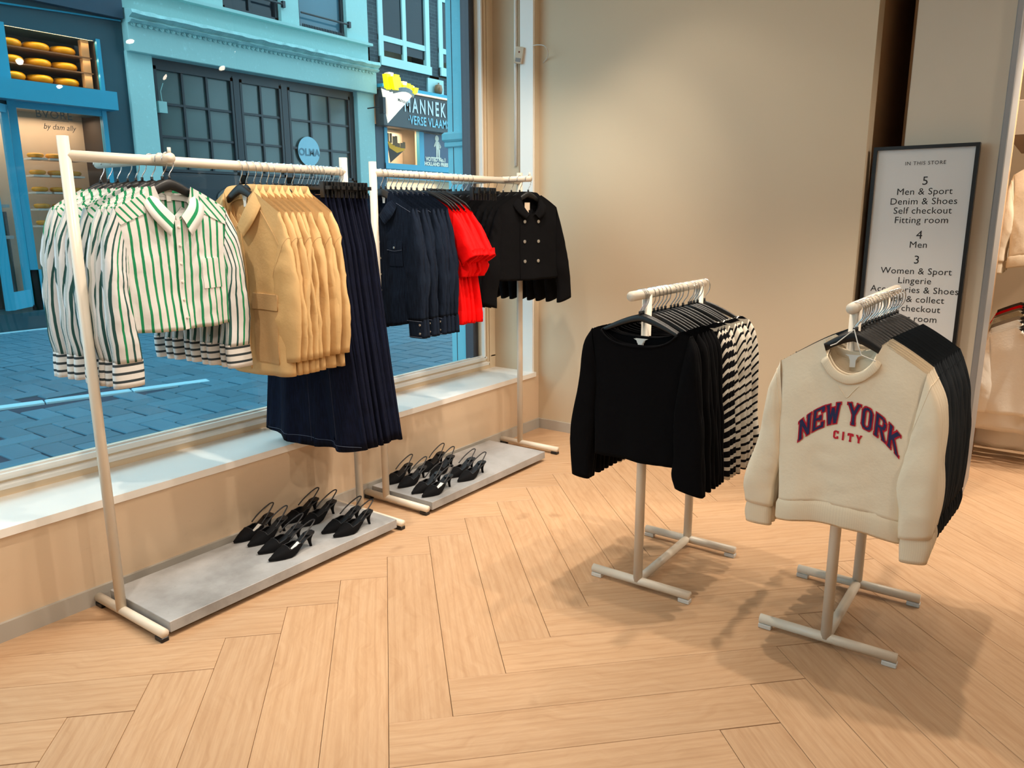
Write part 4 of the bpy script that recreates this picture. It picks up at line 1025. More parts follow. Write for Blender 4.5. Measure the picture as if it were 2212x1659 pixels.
# ---- denim skirt
def make_skirt(seed, mat='denimskirt', L=1.07, flare=0.325, name='denim_skirt'):
    r = thing(name, 'x', 'skirt')
    rnd = random.Random(seed); ph = [rnd.uniform(0, 6.28) for _ in range(6)]
    NU, NV = 88, 26; z0 = -0.103; G, U = [], []
    for iv in range(NV + 3):
        v = max(0.0, (iv - 2) / NV); ins = (0.93, 0.97)[iv] if iv < 2 else 1.0; dz = (0.05, 0.004)[iv] if iv < 2 else 0
        t = 1 - v; row, ur = [], []
        W = 0.158 + 0.030 * min(1, t * 5) + (flare - 0.188) * t ** 1.25
        D = 0.010 + 0.012 * min(1, t * 3)
        for i in range(NU):
            th = 2 * PI * i / NU; c, sn = math.cos(th), math.sin(th); xs = sgnp(c, 0.9); x = W * xs * ins
            f = 0.019 * t ** 1.5 * (math.sin(xs * 1.9 * PI + ph[0]) + 0.55 * math.sin(xs * 3.6 * PI + ph[1]) + 0.15 * math.sin(xs * 8 * PI + ph[2]) * t)
            y = D * sgnp(sn, 0.6) * ins + f * (1 - abs(xs) ** 8)
            z = z0 - (L * t) * (1 - 0.03 * abs(xs) ** 2 * 1.0) + dz + 0.004 * t * math.sin(xs * 2 * PI + ph[3])
            row.append((x, y, z)); ur.append((0.2 * xs + (0 if sn < 0 else 0.7), z))
        G.append(row); U.append(ur)
    m = MB().grid(G, cu=True, uv=U)
    m.build('skirt_panels', F[mat], r, True)
    T = Torso.__new__(Torso); T.bvh = BVHTree.FromPolygons([Vector(p) for p in m.v], m.f)
    wb = MB(); rows, ur = [], []
    for t in (0, 0.15, 0.85, 1.0):
        rows.append([((0.158 + 0.004 * t) * sgnp(math.cos(2 * PI * i / 48), .9) * (1 if 0 < t < 1 else .995), (0.0135 if 0 < t < 1 else 0.0105) * sgnp(math.sin(2 * PI * i / 48), .6), z0 - 0.001 - 0.042 * t + 0.004) for i in range(48)]); ur.append([(i * .01, t * .04) for i in range(48)])
    wb.grid(rows, cu=True, uv=ur); wb.build('waistband', F[mat], r, True)
    if mat == 'denimskirt':
        for x in (-0.105, 0.105, 0.03):
            y = T.y(x, z0 - 0.02, 0.003); MB().bbox(x - 0.006, x + 0.006, y - 0.005, y + 0.006, z0 - 0.046, z0 + 0.006, 0.001).build('belt_loop', F[mat], r)
        for zz in (z0 + 0.001, z0 - 0.036):
            MB().tube([(x, -0.0142 + 0.006 * (abs(x) / .158) ** 4, zz) for x in np.linspace(-0.145, 0.145, 16)], 0.0010, 4).build('stitching', F['thread'], r)
        for s in (-1, 1): T.line([(s * 0.075, z0 - 0.044), (s * 0.105, z0 - 0.085), (s * 0.155, z0 - 0.105)], 0.0010).build('pocket_stitching', F['thread'], r)
        T.line([(0.012, z0 - 0.04), (0.014, z0 - 0.12), (0.0, z0 - 0.15)], 0.0010).build('fly_stitching', F['thread'], r)
        button(0.0, T.y(0, z0 - 0.02, 0.004), z0 - 0.02, 0.008).build('shank_button', M['copper'], r)
        for s in (-1, 1): button(s * 0.145, T.y(s * 0.14, z0 - 0.10, 0.001), z0 - 0.10, 0.0035).build('rivet', M['copper'], r)
        for x in (-0.6, 0.0, 0.62):
            pts = [(x * (0.158 + (flare - .158) * t ** 1.2) * 0.96, z0 - 0.05 - (L - 0.07) * t) for t in np.linspace(0.05, 1, 16)]
            MB().tube([(px, T.y(px, pz, 0.0008), pz) for px, pz in pts], 0.0008, 4).build('panel_seam', F['seam'], r)
        pts = [(x, z0 - L * 0.975 + 0.012) for x in np.linspace(-flare * .93, flare * .93, 40)]
        MB().tube([(px, T.y(px, pz, 0.0008), pz) for px, pz in pts], 0.0008, 4).build('hem_stitching', F['threadblue'], r)
    return r
# ---- red top
def make_red(seed):
    r = thing('red_blouse', 'x', 'blouse')
    T = Torso(0.195, 0.205, 0.245, -0.110, -0.178, 0.085, -0.185, -0.135, -0.715, D=0.018, Dh=0.024, fold=0.011, k=(2.6, 4.3), seed=seed, wr=0.009)
    T.mb.build('body', F['red'], r, True)
    so = [(0.193, -0.178), (0.240, -0.240), (0.285, -0.308), (0.330, -0.380)]; si = [(0.190, -0.36), (0.206, -0.380), (0.226, -0.402), (0.244, -0.430)]
    mirror_sleeves(r, so, si, [0.012, 0.020, 0.024, 0.026], [0, 0, 0, 0], F['red'], seed, 0.006)
    # gathered frill below the sleeve
    for s in (-1, 1):
        sleeve(s, [(0.215, -0.36), (0.258, -0.40), (0.274, -0.44), (0.258, -0.485)], [(0.150, -0.38), (0.165, -0.42), (0.180, -0.455), (0.200, -0.49)], [0.010, 0.018, 0.020, 0.014], [0, -0.006, 0, 0.004], seed=seed + 20 + s, wr=0.020).build('frill', F['red'], r, True)
    T.neckband(0.014, 0.003).build('neck_binding', F['red'], r, True)
    T.band(0.06, 0.002, 0.99, 0.05).build('hem_panel', F['red'], r, True)
    return r
# ---- double-breasted jacket
def make_peacoat(seed):
    r = thing('double_breasted_jacket', 'x', 'jacket')
    T = Torso(0.205, 0.205, 0.228, -0.078, -0.152, 0.066, -0.190, -0.110, -0.545, D=0.024, Dh=0.030, fold=0.008, k=(1.6, 2.9), seed=seed, wr=0.003, hemcurve=-0.005)
    T.mb.build('body', F['wool'], r, True)
    so = [(0.203, -0.152), (0.248, -0.27), (0.282, -0.42), (0.310, -0.56), (0.322, -0.665)]; si = [(0.190, -0.33), (0.192, -0.41), (0.202, -0.50), (0.214, -0.60), (0.222, -0.695)]
    mirror_sleeves(r, so, si, [0.013, 0.024, 0.026, 0.025, 0.024], [0, 0, 0.002, 0.004, 0.004], F['wool'], seed, 0.006)
    inner = [(0, 0.020, -0.112), (0.050, 0.014, -0.116), (0.066, 0.0, -0.130), (0.050, -0.022, -0.166), (0.012, -0.030, -0.196)]
    fold = [(0, 0.026, -0.066), (0.050, 0.021, -0.068), (0.070, 0.0, -0.080), (0.056, -0.028, -0.140), (0.016, -0.036, -0.190)]
    outer = [(0, 0.036, -0.112), (0.068, 0.032, -0.112), (0.116, 0.0, -0.122), (0.096, -0.038, -0.180), (0.048, -0.044, -0.212)]
    collar(inner, fold, outer).build('collar', F['wool'], r, True)
    T.patch([(-0.075, -0.54), (-0.068, -0.54), (-0.068, -0.20), (-0.075, -0.20)], 2, 14, 0.004).build('front_overlap', F['wool'], r, True)
    for z in (-0.228, -0.336, -0.444):
        for x in (-0.045, 0.052): button(x, T.y(x, z, 0.001), z, 0.0095, 0.004).build('metal_button', M['snap'], r)
    m = MB(); m.box(-0.018, 0.018, 0.008, 0.0095, -0.165, -0.125); m.box(-0.009, 0.009, 0.007, 0.0085, -0.195, -0.165); m.build('neck_label', plain('cream_neck_label', (228, 205, 178), 0.7), r)
    return r
# ---- boat-neck top
def make_boat(seed, mat='jersey', name='long_sleeved_tee', plain_label=True):
    r = thing(name, 'x', 'top')
    T = Torso(0.192, 0.172, 0.165, -0.116, -0.134, 0.148, -0.178, -0.150, -0.600, D=0.017, Dh=0.022, fold=0.007, k=(1.4, 2.6), seed=seed, wr=0.0035, neckp=2.6, neckD=0.010, arm=0.60)
    T.mb.build('body', F[mat], r, True)
    so = [(0.188, -0.128), (0.222, -0.19), (0.242, -0.34), (0.270, -0.50), (0.274, -0.60), (0.262, -0.700)]; si = [(0.158, -0.30), (0.160, -0.35), (0.166, -0.43), (0.176, -0.52), (0.182, -0.61), (0.188, -0.708)]
    so2 = [(0.188, -0.128), (0.222, -0.19), (0.238, -0.34), (0.252, -0.48), (0.262, -0.60), (0.266, -0.690)]; si2 = [(0.156, -0.30), (0.154, -0.36), (0.150, -0.45), (0.150, -0.55), (0.152, -0.62), (0.160, -0.672)]
    mirror_sleeves(r, so, si, [0.012, 0.020, 0.021, 0.020, 0.018, 0.018], [0, -0.002, -0.004, -0.004, -0.002, 0], F[mat], seed, 0.006, right=(so2, si2, [0.012, 0.020, 0.022, 0.022, 0.020, 0.019], [0, -0.004, -0.008, -0.010, -0.010, -0.008]))
    T.neckband(0.009, 0.003).build('neck_binding', F[mat] if mat == 'jersey' else F['jersey'] if mat == 'navystripe' else F['whiteshirt'], r, True)
    if plain_label: neck_label(T, r, -0.155, 0.050, 0.016)
    return r
# ---- sweatshirt
def make_sweat(seed, mat='cream', rib='creamrib', name='sweatshirt', s_=1.0):
    r = thing(name, 'x', 'sweatshirt')
    T = Torso(0.206, 0.196, 0.180, -0.098, -0.176, 0.078, -0.196, -0.132, -0.632, D=0.026, Dh=0.034, fold=0.010, k=(1.3, 2.3), seed=seed, wr=0.0045, hemcurve=0.020, neckD=0.020, arm=0.58)
    T.mb.build('body', F[mat], r, True)
    so = [(0.206, -0.172), (0.238, -0.27), (0.262, -0.42), (0.290, -0.57), (0.288, -0.655)]; si = [(0.184, -0.36), (0.182, -0.42), (0.186, -0.50), (0.192, -0.58), (0.198, -0.660)]
    so2 = [(0.204, -0.172), (0.246, -0.27), (0.266, -0.40), (0.270, -0.55), (0.266, -0.655)]; si2 = [(0.178, -0.36), (0.160, -0.42), (0.158, -0.50), (0.166, -0.60), (0.176, -0.672)]
    mirror_sleeves(r, so, si, [0.015, 0.030, 0.032, 0.030, 0.024], [0, -0.002, -0.006, -0.004, 0], F[mat], seed, 0.011, right=(so2, si2, [0.015, 0.030, 0.034, 0.034, 0.026], [0, -0.006, -0.016, -0.020, -0.018]), seam=(2, F[rib]))
    cuffs(r, [(0.282, -0.652), (0.288, -0.69), (0.282, -0.726)], [(0.204, -0.656), (0.200, -0.69), (0.198, -0.726)], [0.022, 0.021, 0.019], [0, 0, 0], F[rib], seed, right=([(0.262, -0.652), (0.268, -0.69), (0.260, -0.738)], [(0.182, -0.668), (0.182, -0.70), (0.186, -0.745)], [0.023, 0.022, 0.020], [-0.018, -0.018, -0.018]))
    T.band(0.068, 0.005, 1.004).build('hem_band', F[rib], r, True)
    T.neckband(0.030, 0.0030).build('neck_band', F[rib], r, True)
    T.line([(-0.030, -0.225), (-0.014, -0.246), (0.0, -0.264), (0.014, -0.246), (0.030, -0.225)], 0.0012, 0.0005).build('neck_gusset_seam', F[rib], r, True)
    neck_label(T, r, -0.140, 0.045, 0.016)
    return r, T

# ---- varsity lettering made of felt strokes
GLYPH = {
 'N': [((.18, 0), (.18, 1)), ((.82, 0), (.82, 1)), ((.16, .96), (.84, .04))], 'E': [((.2, 0), (.2, 1)), ((.1, .93), (.9, .93)), ((.1, .07), (.9, .07)), ((.2, .5), (.68, .5)), ((.86, .72), (.86, 1)), ((.86, 0), (.86, .28)), ((.66, .38), (.66, .62))],
 'W': [((.12, .98), (.30, .04)), ((.30, .04), (.5, .80)), ((.5, .80), (.70, .04)), ((.70, .04), (.88, .98))], 'Y': [((.12, .98), (.5, .46)), ((.88, .98), (.5, .46)), ((.5, 0), (.5, .5))],
 'O': [((.2, .2), (.2, .8)), ((.8, .2), (.8, .8)), ((.18, .78), (.36, .94)), ((.36, .93), (.64, .93)), ((.64, .94), (.82, .78)), ((.82, .22), (.64, .06)), ((.64, .07), (.36, .07)), ((.36, .06), (.18, .22))],
 'R': [((.2, 0), (.2, 1)), ((.1, .93), (.66, .93)), ((.2, .5), (.66, .5)), ((.66, .94), (.82, .82)), ((.82, .80), (.82, .62)), ((.82, .62), (.66, .49)), ((.52, .5), (.84, .04))], 'K': [((.2, 0), (.2, 1)), ((.22, .40), (.82, .96)), ((.42, .58), (.84, .04))],
 'C': [((.2, .2), (.2, .8)), ((.18, .78), (.36, .94)), ((.36, .93), (.68, .93)), ((.84, .68), (.84, 1)), ((.84, .0), (.84, .32)), ((.68, .07), (.36, .07)), ((.36, .06), (.18, .22))], 'I': [((.5, 0), (.5, 1)), ((.25, .94), (.75, .94)), ((.25, .06), (.75, .06))], 'T': [((.5, 0), (.5, 1)), ((.1, .93), (.9, .93)), ((.1, .70), (.1, .98)), ((.9, .70), (.9, .98)), ((.3, .06), (.7, .06))]}
SERIF = {'N': [(.18, 0), (.14, 1), (.82, 1)], 'W': [(.12, 1), (.88, 1)], 'Y': [(.12, 1), (.88, 1), (.5, 0)], 'R': [(.2, 0), (.86, 0)], 'K': [(.2, 0), (.2, 1), (.84, 1), (.86, 0)]}
def letter_strokes(ch):
    L = [(a, b, 1.0) for a, b in GLYPH[ch]]
    for x, z in SERIF.get(ch, []): L.append(((x - .16, z + (.055 if z == 0 else -.055)), (x + .16, z + (.055 if z == 0 else -.055)), 0.62))
    return L
def letters(T, word, x0, wd, gap, fbase, H, th, grow, off, skip=0.0):
    m = MB(); x = x0
    for ch in word:
        if ch == ' ': x += wd * 0.55; continue
        ww = wd * (0.62 if ch == 'I' else 1.0) * (1.12 if ch in 'W' else 1.0)
        for a, b, k in letter_strokes(ch):
            A = np.array((x + a[0] * ww, a[1] * H)); B = np.array((x + b[0] * ww, b[1] * H)); d = B - A; ln = np.hypot(*d); d = d / ln; nrm = np.array((-d[1], d[0])) * (th * k / 2 + grow)
            A = A - d * grow; B = B + d * grow; n = 6; top, bot = [], []
            for i in range(n + 1):
                p = A + (B - A) * i / n
                for s, lst in ((1, top), (-1, bot)):
                    q = p + nrm * s; X = q[0]; Z = fbase(X) + q[1]; lst.append((X, T.y(X, Z, off), Z))
            m.grid([bot, top])
        x += ww + gap
    return m

def rowset(maker_list, labels, positions, rz, group, hk, hgroup, hlabel, jit=0.02):
    """first use of each maker builds the thing, later uses copy it"""
    done = {}
    for i, (pos, lab) in enumerate(zip(positions, labels)):
        fnm = maker_list[i % len(maker_list)]
        z = rz[i] if isinstance(rz, list) else rz + random.uniform(-jit, jit)
        if fnm not in done:
            o = fnm(); o = o[0] if isinstance(o, tuple) else o
            done[fnm] = o; o.location = pos; o.rotation_euler = (0, 0, z); o['label'] = lab; o['group'] = group
        else: dup(done[fnm], lab, pos, z, group)
        place_hanger(hk, hlabel(i), pos, z, hgroup)
H90 = -PI / 2
FR = lambda n, i: ORD[i] if i < n - 1 else 'rearmost'
# striped shirts on the face-out arm of rack 1 (arm radius .0165)
n = 9
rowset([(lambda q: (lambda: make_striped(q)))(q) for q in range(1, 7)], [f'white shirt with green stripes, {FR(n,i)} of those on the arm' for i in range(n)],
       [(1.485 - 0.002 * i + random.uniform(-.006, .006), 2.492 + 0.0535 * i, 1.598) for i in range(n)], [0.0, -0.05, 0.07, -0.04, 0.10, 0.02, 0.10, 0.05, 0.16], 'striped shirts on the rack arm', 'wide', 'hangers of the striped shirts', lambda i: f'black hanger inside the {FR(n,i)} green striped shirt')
# beige jackets
nb = 9
rowset([(lambda q: (lambda: make_beige(q)))(q) for q in range(111, 118)], [f'beige cotton jacket on the window rack, {FR(nb,i) if i<nb-1 else "last"} before the denim skirts' for i in range(nb)],
       [(1.822 + 0.031 * i, RY1 + random.uniform(-.008, .008), 1.594) for i in range(nb)], H90, 'beige jackets', 'wide', 'hangers of the beige jackets', lambda i: f'black hanger inside the {FR(nb,i) if i<nb-1 else "last"} beige jacket', 0.06)
# denim skirts
ns = 12
rowset([(lambda q: (lambda: make_skirt(q)))(q) for q in range(121, 127)], [f'long dark denim skirt on a clip hanger, {ORD[i] if i else "first"} behind the beige jackets' for i in range(ns)],
       [(2.106 + 0.0198 * i, RY1 + random.uniform(-.008, .008), 1.594) for i in range(ns)], H90, 'long denim skirts', 'clip', 'clip hangers of the denim skirts', lambda i: f'black clip hanger holding the {ORD[i] if i else "first"} denim skirt', 0.05)
# denim shirts
nd = 8
rowset([(lambda q: (lambda: make_denim(q)))(q) for q in range(131, 136)], [f'dark denim shirt with silver snaps, {FR(nd,i) if i<nd-1 else "last"} before the red tops' for i in range(nd)],
       [(2.592 + 0.0355 * i, RY2 + random.uniform(-.006, .006), 1.600) for i in range(nd)], H90, 'dark denim shirts', 'wide', 'hangers of the denim shirts', lambda i: f'black hanger inside the {FR(nd,i) if i<nd-1 else "last"} denim shirt', 0.04)
# red tops
nr = 5
rowset([(lambda q: (lambda: make_red(q)))(q) for q in range(141, 146)], [f'bright red short sleeved blouse, {FR(nr,i) if i<nr-1 else "last"} behind the denim shirts' for i in range(nr)],
       [(2.885 + 0.033 * i, RY2 + random.uniform(-.01, .01), 1.600) for i in range(nr)], H90, 'red short sleeved tops', 'slim', 'hangers of the red tops', lambda i: f'black hanger inside the {FR(nr,i) if i<nr-1 else "last"} red top', 0.08)
# empty clip hangers between the red tops and the black jackets
for i in range(5):
    place_hanger('clip', f'empty black clip hanger, {["first","second","third","fourth","last"][i]} between red tops and black jackets', (3.100 + 0.040 * i, RY2, 1.600), H90 + random.uniform(-.06, .06), 'empty clip hangers on the corner rack')
# black double-breasted jackets on the arm of rack 2
nj = 9
rowset([(lambda q: (lambda: make_peacoat(q)))(q) for q in range(151, 155)], [f'black double breasted jacket with silver buttons, {FR(nj,i)} of those on the corner arm' for i in range(nj)],
       [(3.553, 2.440 + 0.057 * i, 1.604) for i in range(nj)], [-0.30, -0.20, -0.13, -0.10, -0.05, -0.03, 0.0, 0.04, 0.06], 'black double breasted jackets', 'neat', 'hangers of the black jackets', lambda i: f'black hanger inside the {FR(nj,i)} double breasted jacket')
# black, navy striped and cream striped tops on rack 3
X3 = [2.412, 2.424, 2.438, 2.492, 2.525, 2.558, 2.590, 2.622, 2.655, 2.687, 2.718, 2.748, 2.805, 2.828, 2.856, 2.892, 2.962]
nbk = 8
rowset([(lambda q: (lambda: make_boat(q)))(q) for q in range(161, 165)], [f'plain black boat neck top, {FR(nbk,i)} on the low rack' for i in range(nbk)],
       [(x, 1.181, 1.132) for x in X3[:nbk]], H90, 'plain black tops', 'slim', 'hangers of the black tops', lambda i: f'black hanger inside the {FR(nbk,i)} plain black top', 0.03)
nn = 3
rowset([lambda: make_boat(63, 'navystripe', 'dark_striped_tee')], [f'black top with white stripes, {["first","second","last"][i]} behind the plain black tops' for i in range(nn)],
       [(x, 1.181 - 0.008, 1.132) for x in X3[8:11]], H90, 'black tops with white stripes', 'slim', 'hangers of the black striped tops', lambda i: f'black hanger inside the {["first","second","last"][i]} black top with white stripes', 0.03)
nc = 6
rowset([lambda: make_boat(64, 'creamstripe', 'cream_striped_tee'), lambda: make_boat(65, 'creamstripe', 'cream_striped_tee'), lambda: make_boat(66, 'creamstripe', 'cream_striped_tee')], [f'cream top with black stripes, {FR(nc,i)} of six on the low rack' for i in range(nc)],
       [(x, 1.181 - 0.016, 1.132) for x in X3[11:]], H90, 'cream tops with black stripes', 'slim', 'hangers of the cream striped tops', lambda i: f'black hanger inside the {FR(nc,i)} cream striped top', 0.04)
# sweatshirts on rack 4
def first_sweat():
    r, T = make_sweat(71)
    fb = lambda x: -0.345 - 3.9 * (x - 0.012) ** 2
    wd, gap = 0.0345, 0.0035; tot = wd * (6 + 1.12 + 0.55) + gap * 7; x0 = 0.014 - tot / 2
    letters(T, 'NEW YORK', x0, wd, gap, fb, 0.068, 0.0085, 0.0028, 0.0022).build('lettering_border', M['letterred'], r)
    letters(T, 'NEW YORK', x0, wd, gap, fb, 0.068, 0.0085, -0.0006, 0.0034).build('lettering', M['letternavy'], r)
    wd, gap = 0.0155, 0.0085; tot = wd * 3.62 + gap * 3; x0 = 0.012 - tot / 2
    letters(T, 'CITY', x0, wd, gap, lambda x: -0.396 - 0.05 * (x - 0.01), 0.024, 0.0046, 0.0004, 0.0024).build('small_lettering', M['letterred'], r)
    m = MB(); m.tube([(0.0, -0.006, -0.06), (-0.045, -0.014, -0.105), (-0.060, -0.020, -0.112)], 0.0016, 5); m.tube([(0.0, -0.006, -0.06), (0.018, -0.030, -0.10), (0.030, -0.034, -0.130), (0.070, -0.030, -0.145)], 0.0016, 5)
    m.build('security_cord', M['padwhite'], r); return r
X4 = [2.412, 2.440, 2.470, 2.505, 2.540] + [2.590 + 0.037 * i for i in range(11)]
s1 = first_sweat(); s1.location = (X4[0], 0.478, 1.130); s1.rotation_euler = (0, 0, H90 + 0.03)
s1['label'] = 'cream sweatshirt reading NEW YORK CITY at the front of the low rack'; s1['group'] = 'cream sweatshirts'
place_hanger('neat', 'black hanger inside the cream NEW YORK CITY sweatshirt', s1.location, H90 + 0.03, 'hangers of the cream sweatshirts')
rowset([lambda: make_sweat(72)], [f'cream sweatshirt, {["first","second","third","last"][i]} behind the one reading NEW YORK CITY' for i in range(4)], [(x, 0.478, 1.130) for x in X4[1:5]], H90, 'cream sweatshirts', 'neat', 'hangers of the cream sweatshirts', lambda i: f'black hanger inside the {["first","second","third","last"][i]} cream sweatshirt behind the lettered one', 0.03)
rowset([(lambda q: (lambda: make_sweat(q, 'char', 'charrib', 'charcoal_sweatshirt')))(q) for q in range(173, 178)], [f'charcoal sweatshirt, {(ORD[i] if i else "first") if i < 10 else "last"} behind the cream sweatshirts' for i in range(11)], [(x, 0.482 - 0.003 * i, 1.130) for i, x in enumerate(X4[5:])], H90, 'charcoal sweatshirts', 'neat', 'hangers of the charcoal sweatshirts', lambda i: f'black hanger inside the {(ORD[i] if i else "first") if i < 10 else "last"} charcoal sweatshirt', 0.03)
# ================================================================== DISTANT RACK BEHIND THE PILLAR
def post_rack():
    t = thing('double_rail_rack', 'white two-level wall rack behind the pillar full of pale clothes', 'clothes rack', (5.9, 0.06, 0))
    for x in (5.45, 6.9):
        MB().tube([(x - 5.9, 0, 0.0), (x - 5.9, 0, 1.85)], 0.016, 10).build('post', M['rackwhite'], t, True)
        MB().lathe([(0.05, 0), (0.05, 0.006), (0.02, 0.010)], 12, (x - 5.9, 0, 0)).build('foot_plate', M['rackwhite'], t)
    for z in (0.94, 1.80): MB().tube([(-0.95 if z < 1 else -0.75, 0, z), (1.0, 0, z)], 0.015, 10).build('rail', M['rackwhite'], t, True)
post_rack()
def simple_top(mat, name, seed, L=0.62, Ws=0.225, Wh=0.24, sl=0.60, cat='shirt'):
    r = thing(name, 'x', cat)
    T = Torso(Ws, Ws - 0.005, Wh, -0.10, -0.165, 0.085, -0.16, -0.13, -L, D=0.022, Dh=0.034, fold=0.012, k=(1.6, 3.1), seed=seed, wr=0.006, NU=48, NV=20)
    T.mb.build('body', F[mat], r, True)
    so = [(Ws - .002, -0.165), (Ws + 0.035, -0.28), (Ws + 0.045, -0.42), (Ws + .035, -sl)]; si = [(Ws - 0.03, -0.36), (Ws - 0.045, -0.42), (Ws - 0.05, -0.50), (Ws - .045, -sl)]
    mirror_sleeves(r, so, si, [0.013, 0.026, 0.028, 0.022], [0, -0.004, -0.008, 0], F[mat], seed, 0.010)
    T.neckband(0.016, 0.003).build('neck_binding', F[mat], r, True)
    return r
items = [('whiteshirt', 'white_shirt', 'white cotton shirt nearest on the lower rail behind the pillar', 5.00, 0.90, 0.60), ('whiteshirt', 'white_shirt', 'second white cotton shirt on the lower rail behind the pillar', 5.09, 0.90, 0.72),
         ('whiteshirt', 'white_shirt', 'third white shirt on the lower rail, longer than those before it', 5.18, 0.92, 0.86), ('taupe', 'taupe_tee', 'taupe top behind the white shirts on the lower rail', 5.28, 0.93, 0.80),
         ('knitcream', 'cream_knit', 'pale yellow fluffy knit on the lower rail beside white shirts', 5.40, 0.95, 0.78), ('whiteshirt', 'white_shirt', 'white shirt behind the pale yellow knit on the lower rail', 5.52, 0.94, 0.88),
         ('taupe', 'taupe_tee', 'second taupe top, behind the pale yellow knit', 5.66, 0.94, 0.60), ('red', 'red_knit', 'red top far back on the lower rail behind the pillar', 5.84, 0.94, 0.62), ('tweed', 'tweed_jacket', 'brown tweed jacket furthest back on the lower rail', 6.05, 0.94, 0.66)]
for i, (mat, nm, lab, x, z, L) in enumerate(items):
    o = simple_top(mat, nm, 80 + i, L); o['label'] = lab; o.location = (x, 0.060 + 0.004 * i, z); o.rotation_euler = (0, 0, H90 + random.uniform(-.05, .05)); o['group'] = 'clothes on the lower rail behind the pillar'
    if 'jacket' in nm: o['category'] = 'jacket'
    place_hanger('neat', 'black hanger of the ' + ['nearest white shirt', 'second white shirt', 'longer third white shirt', 'first taupe top', 'pale yellow knit', 'white shirt behind the yellow knit', 'second taupe top', 'far red top', 'far tweed jacket'][i] + ' behind the pillar', o.location, o.rotation_euler.z, 'hangers behind the pillar')
prot = None
for i, x in enumerate((5.22, 5.34, 5.47, 5.62)):
    lab = f'cream sweatshirt, {["nearest","second","third","last"][i]} on the upper rail behind the pillar'
    loc = (x, 0.075, 1.795)
    if prot is None:
        prot = make_sweat(75)[0]; prot.location = loc; prot.rotation_euler = (0, 0, H90); prot['label'] = lab; prot['group'] = 'sweatshirts on the upper rail behind the pillar'
    else: dup(prot, lab, loc, H90 + 0.04 * i - 0.05, 'sweatshirts on the upper rail behind the pillar')
    place_hanger('neat', f'black hanger of the {["nearest","second","third","last"][i]} upper cream sweatshirt behind the pillar', loc, H90, 'hangers behind the pillar')
sh = thing('wall_shelf', 'taupe wall shelf above the pale clothes behind the pillar', 'shelf', (6.3, -0.1, 1.86))
MB().bbox(-0.75, 0.9, -0.5, 0.46, 0, 0.20, 0.004).build('slab', plain('taupe_shelf', (160, 140, 118), 0.6), sh)

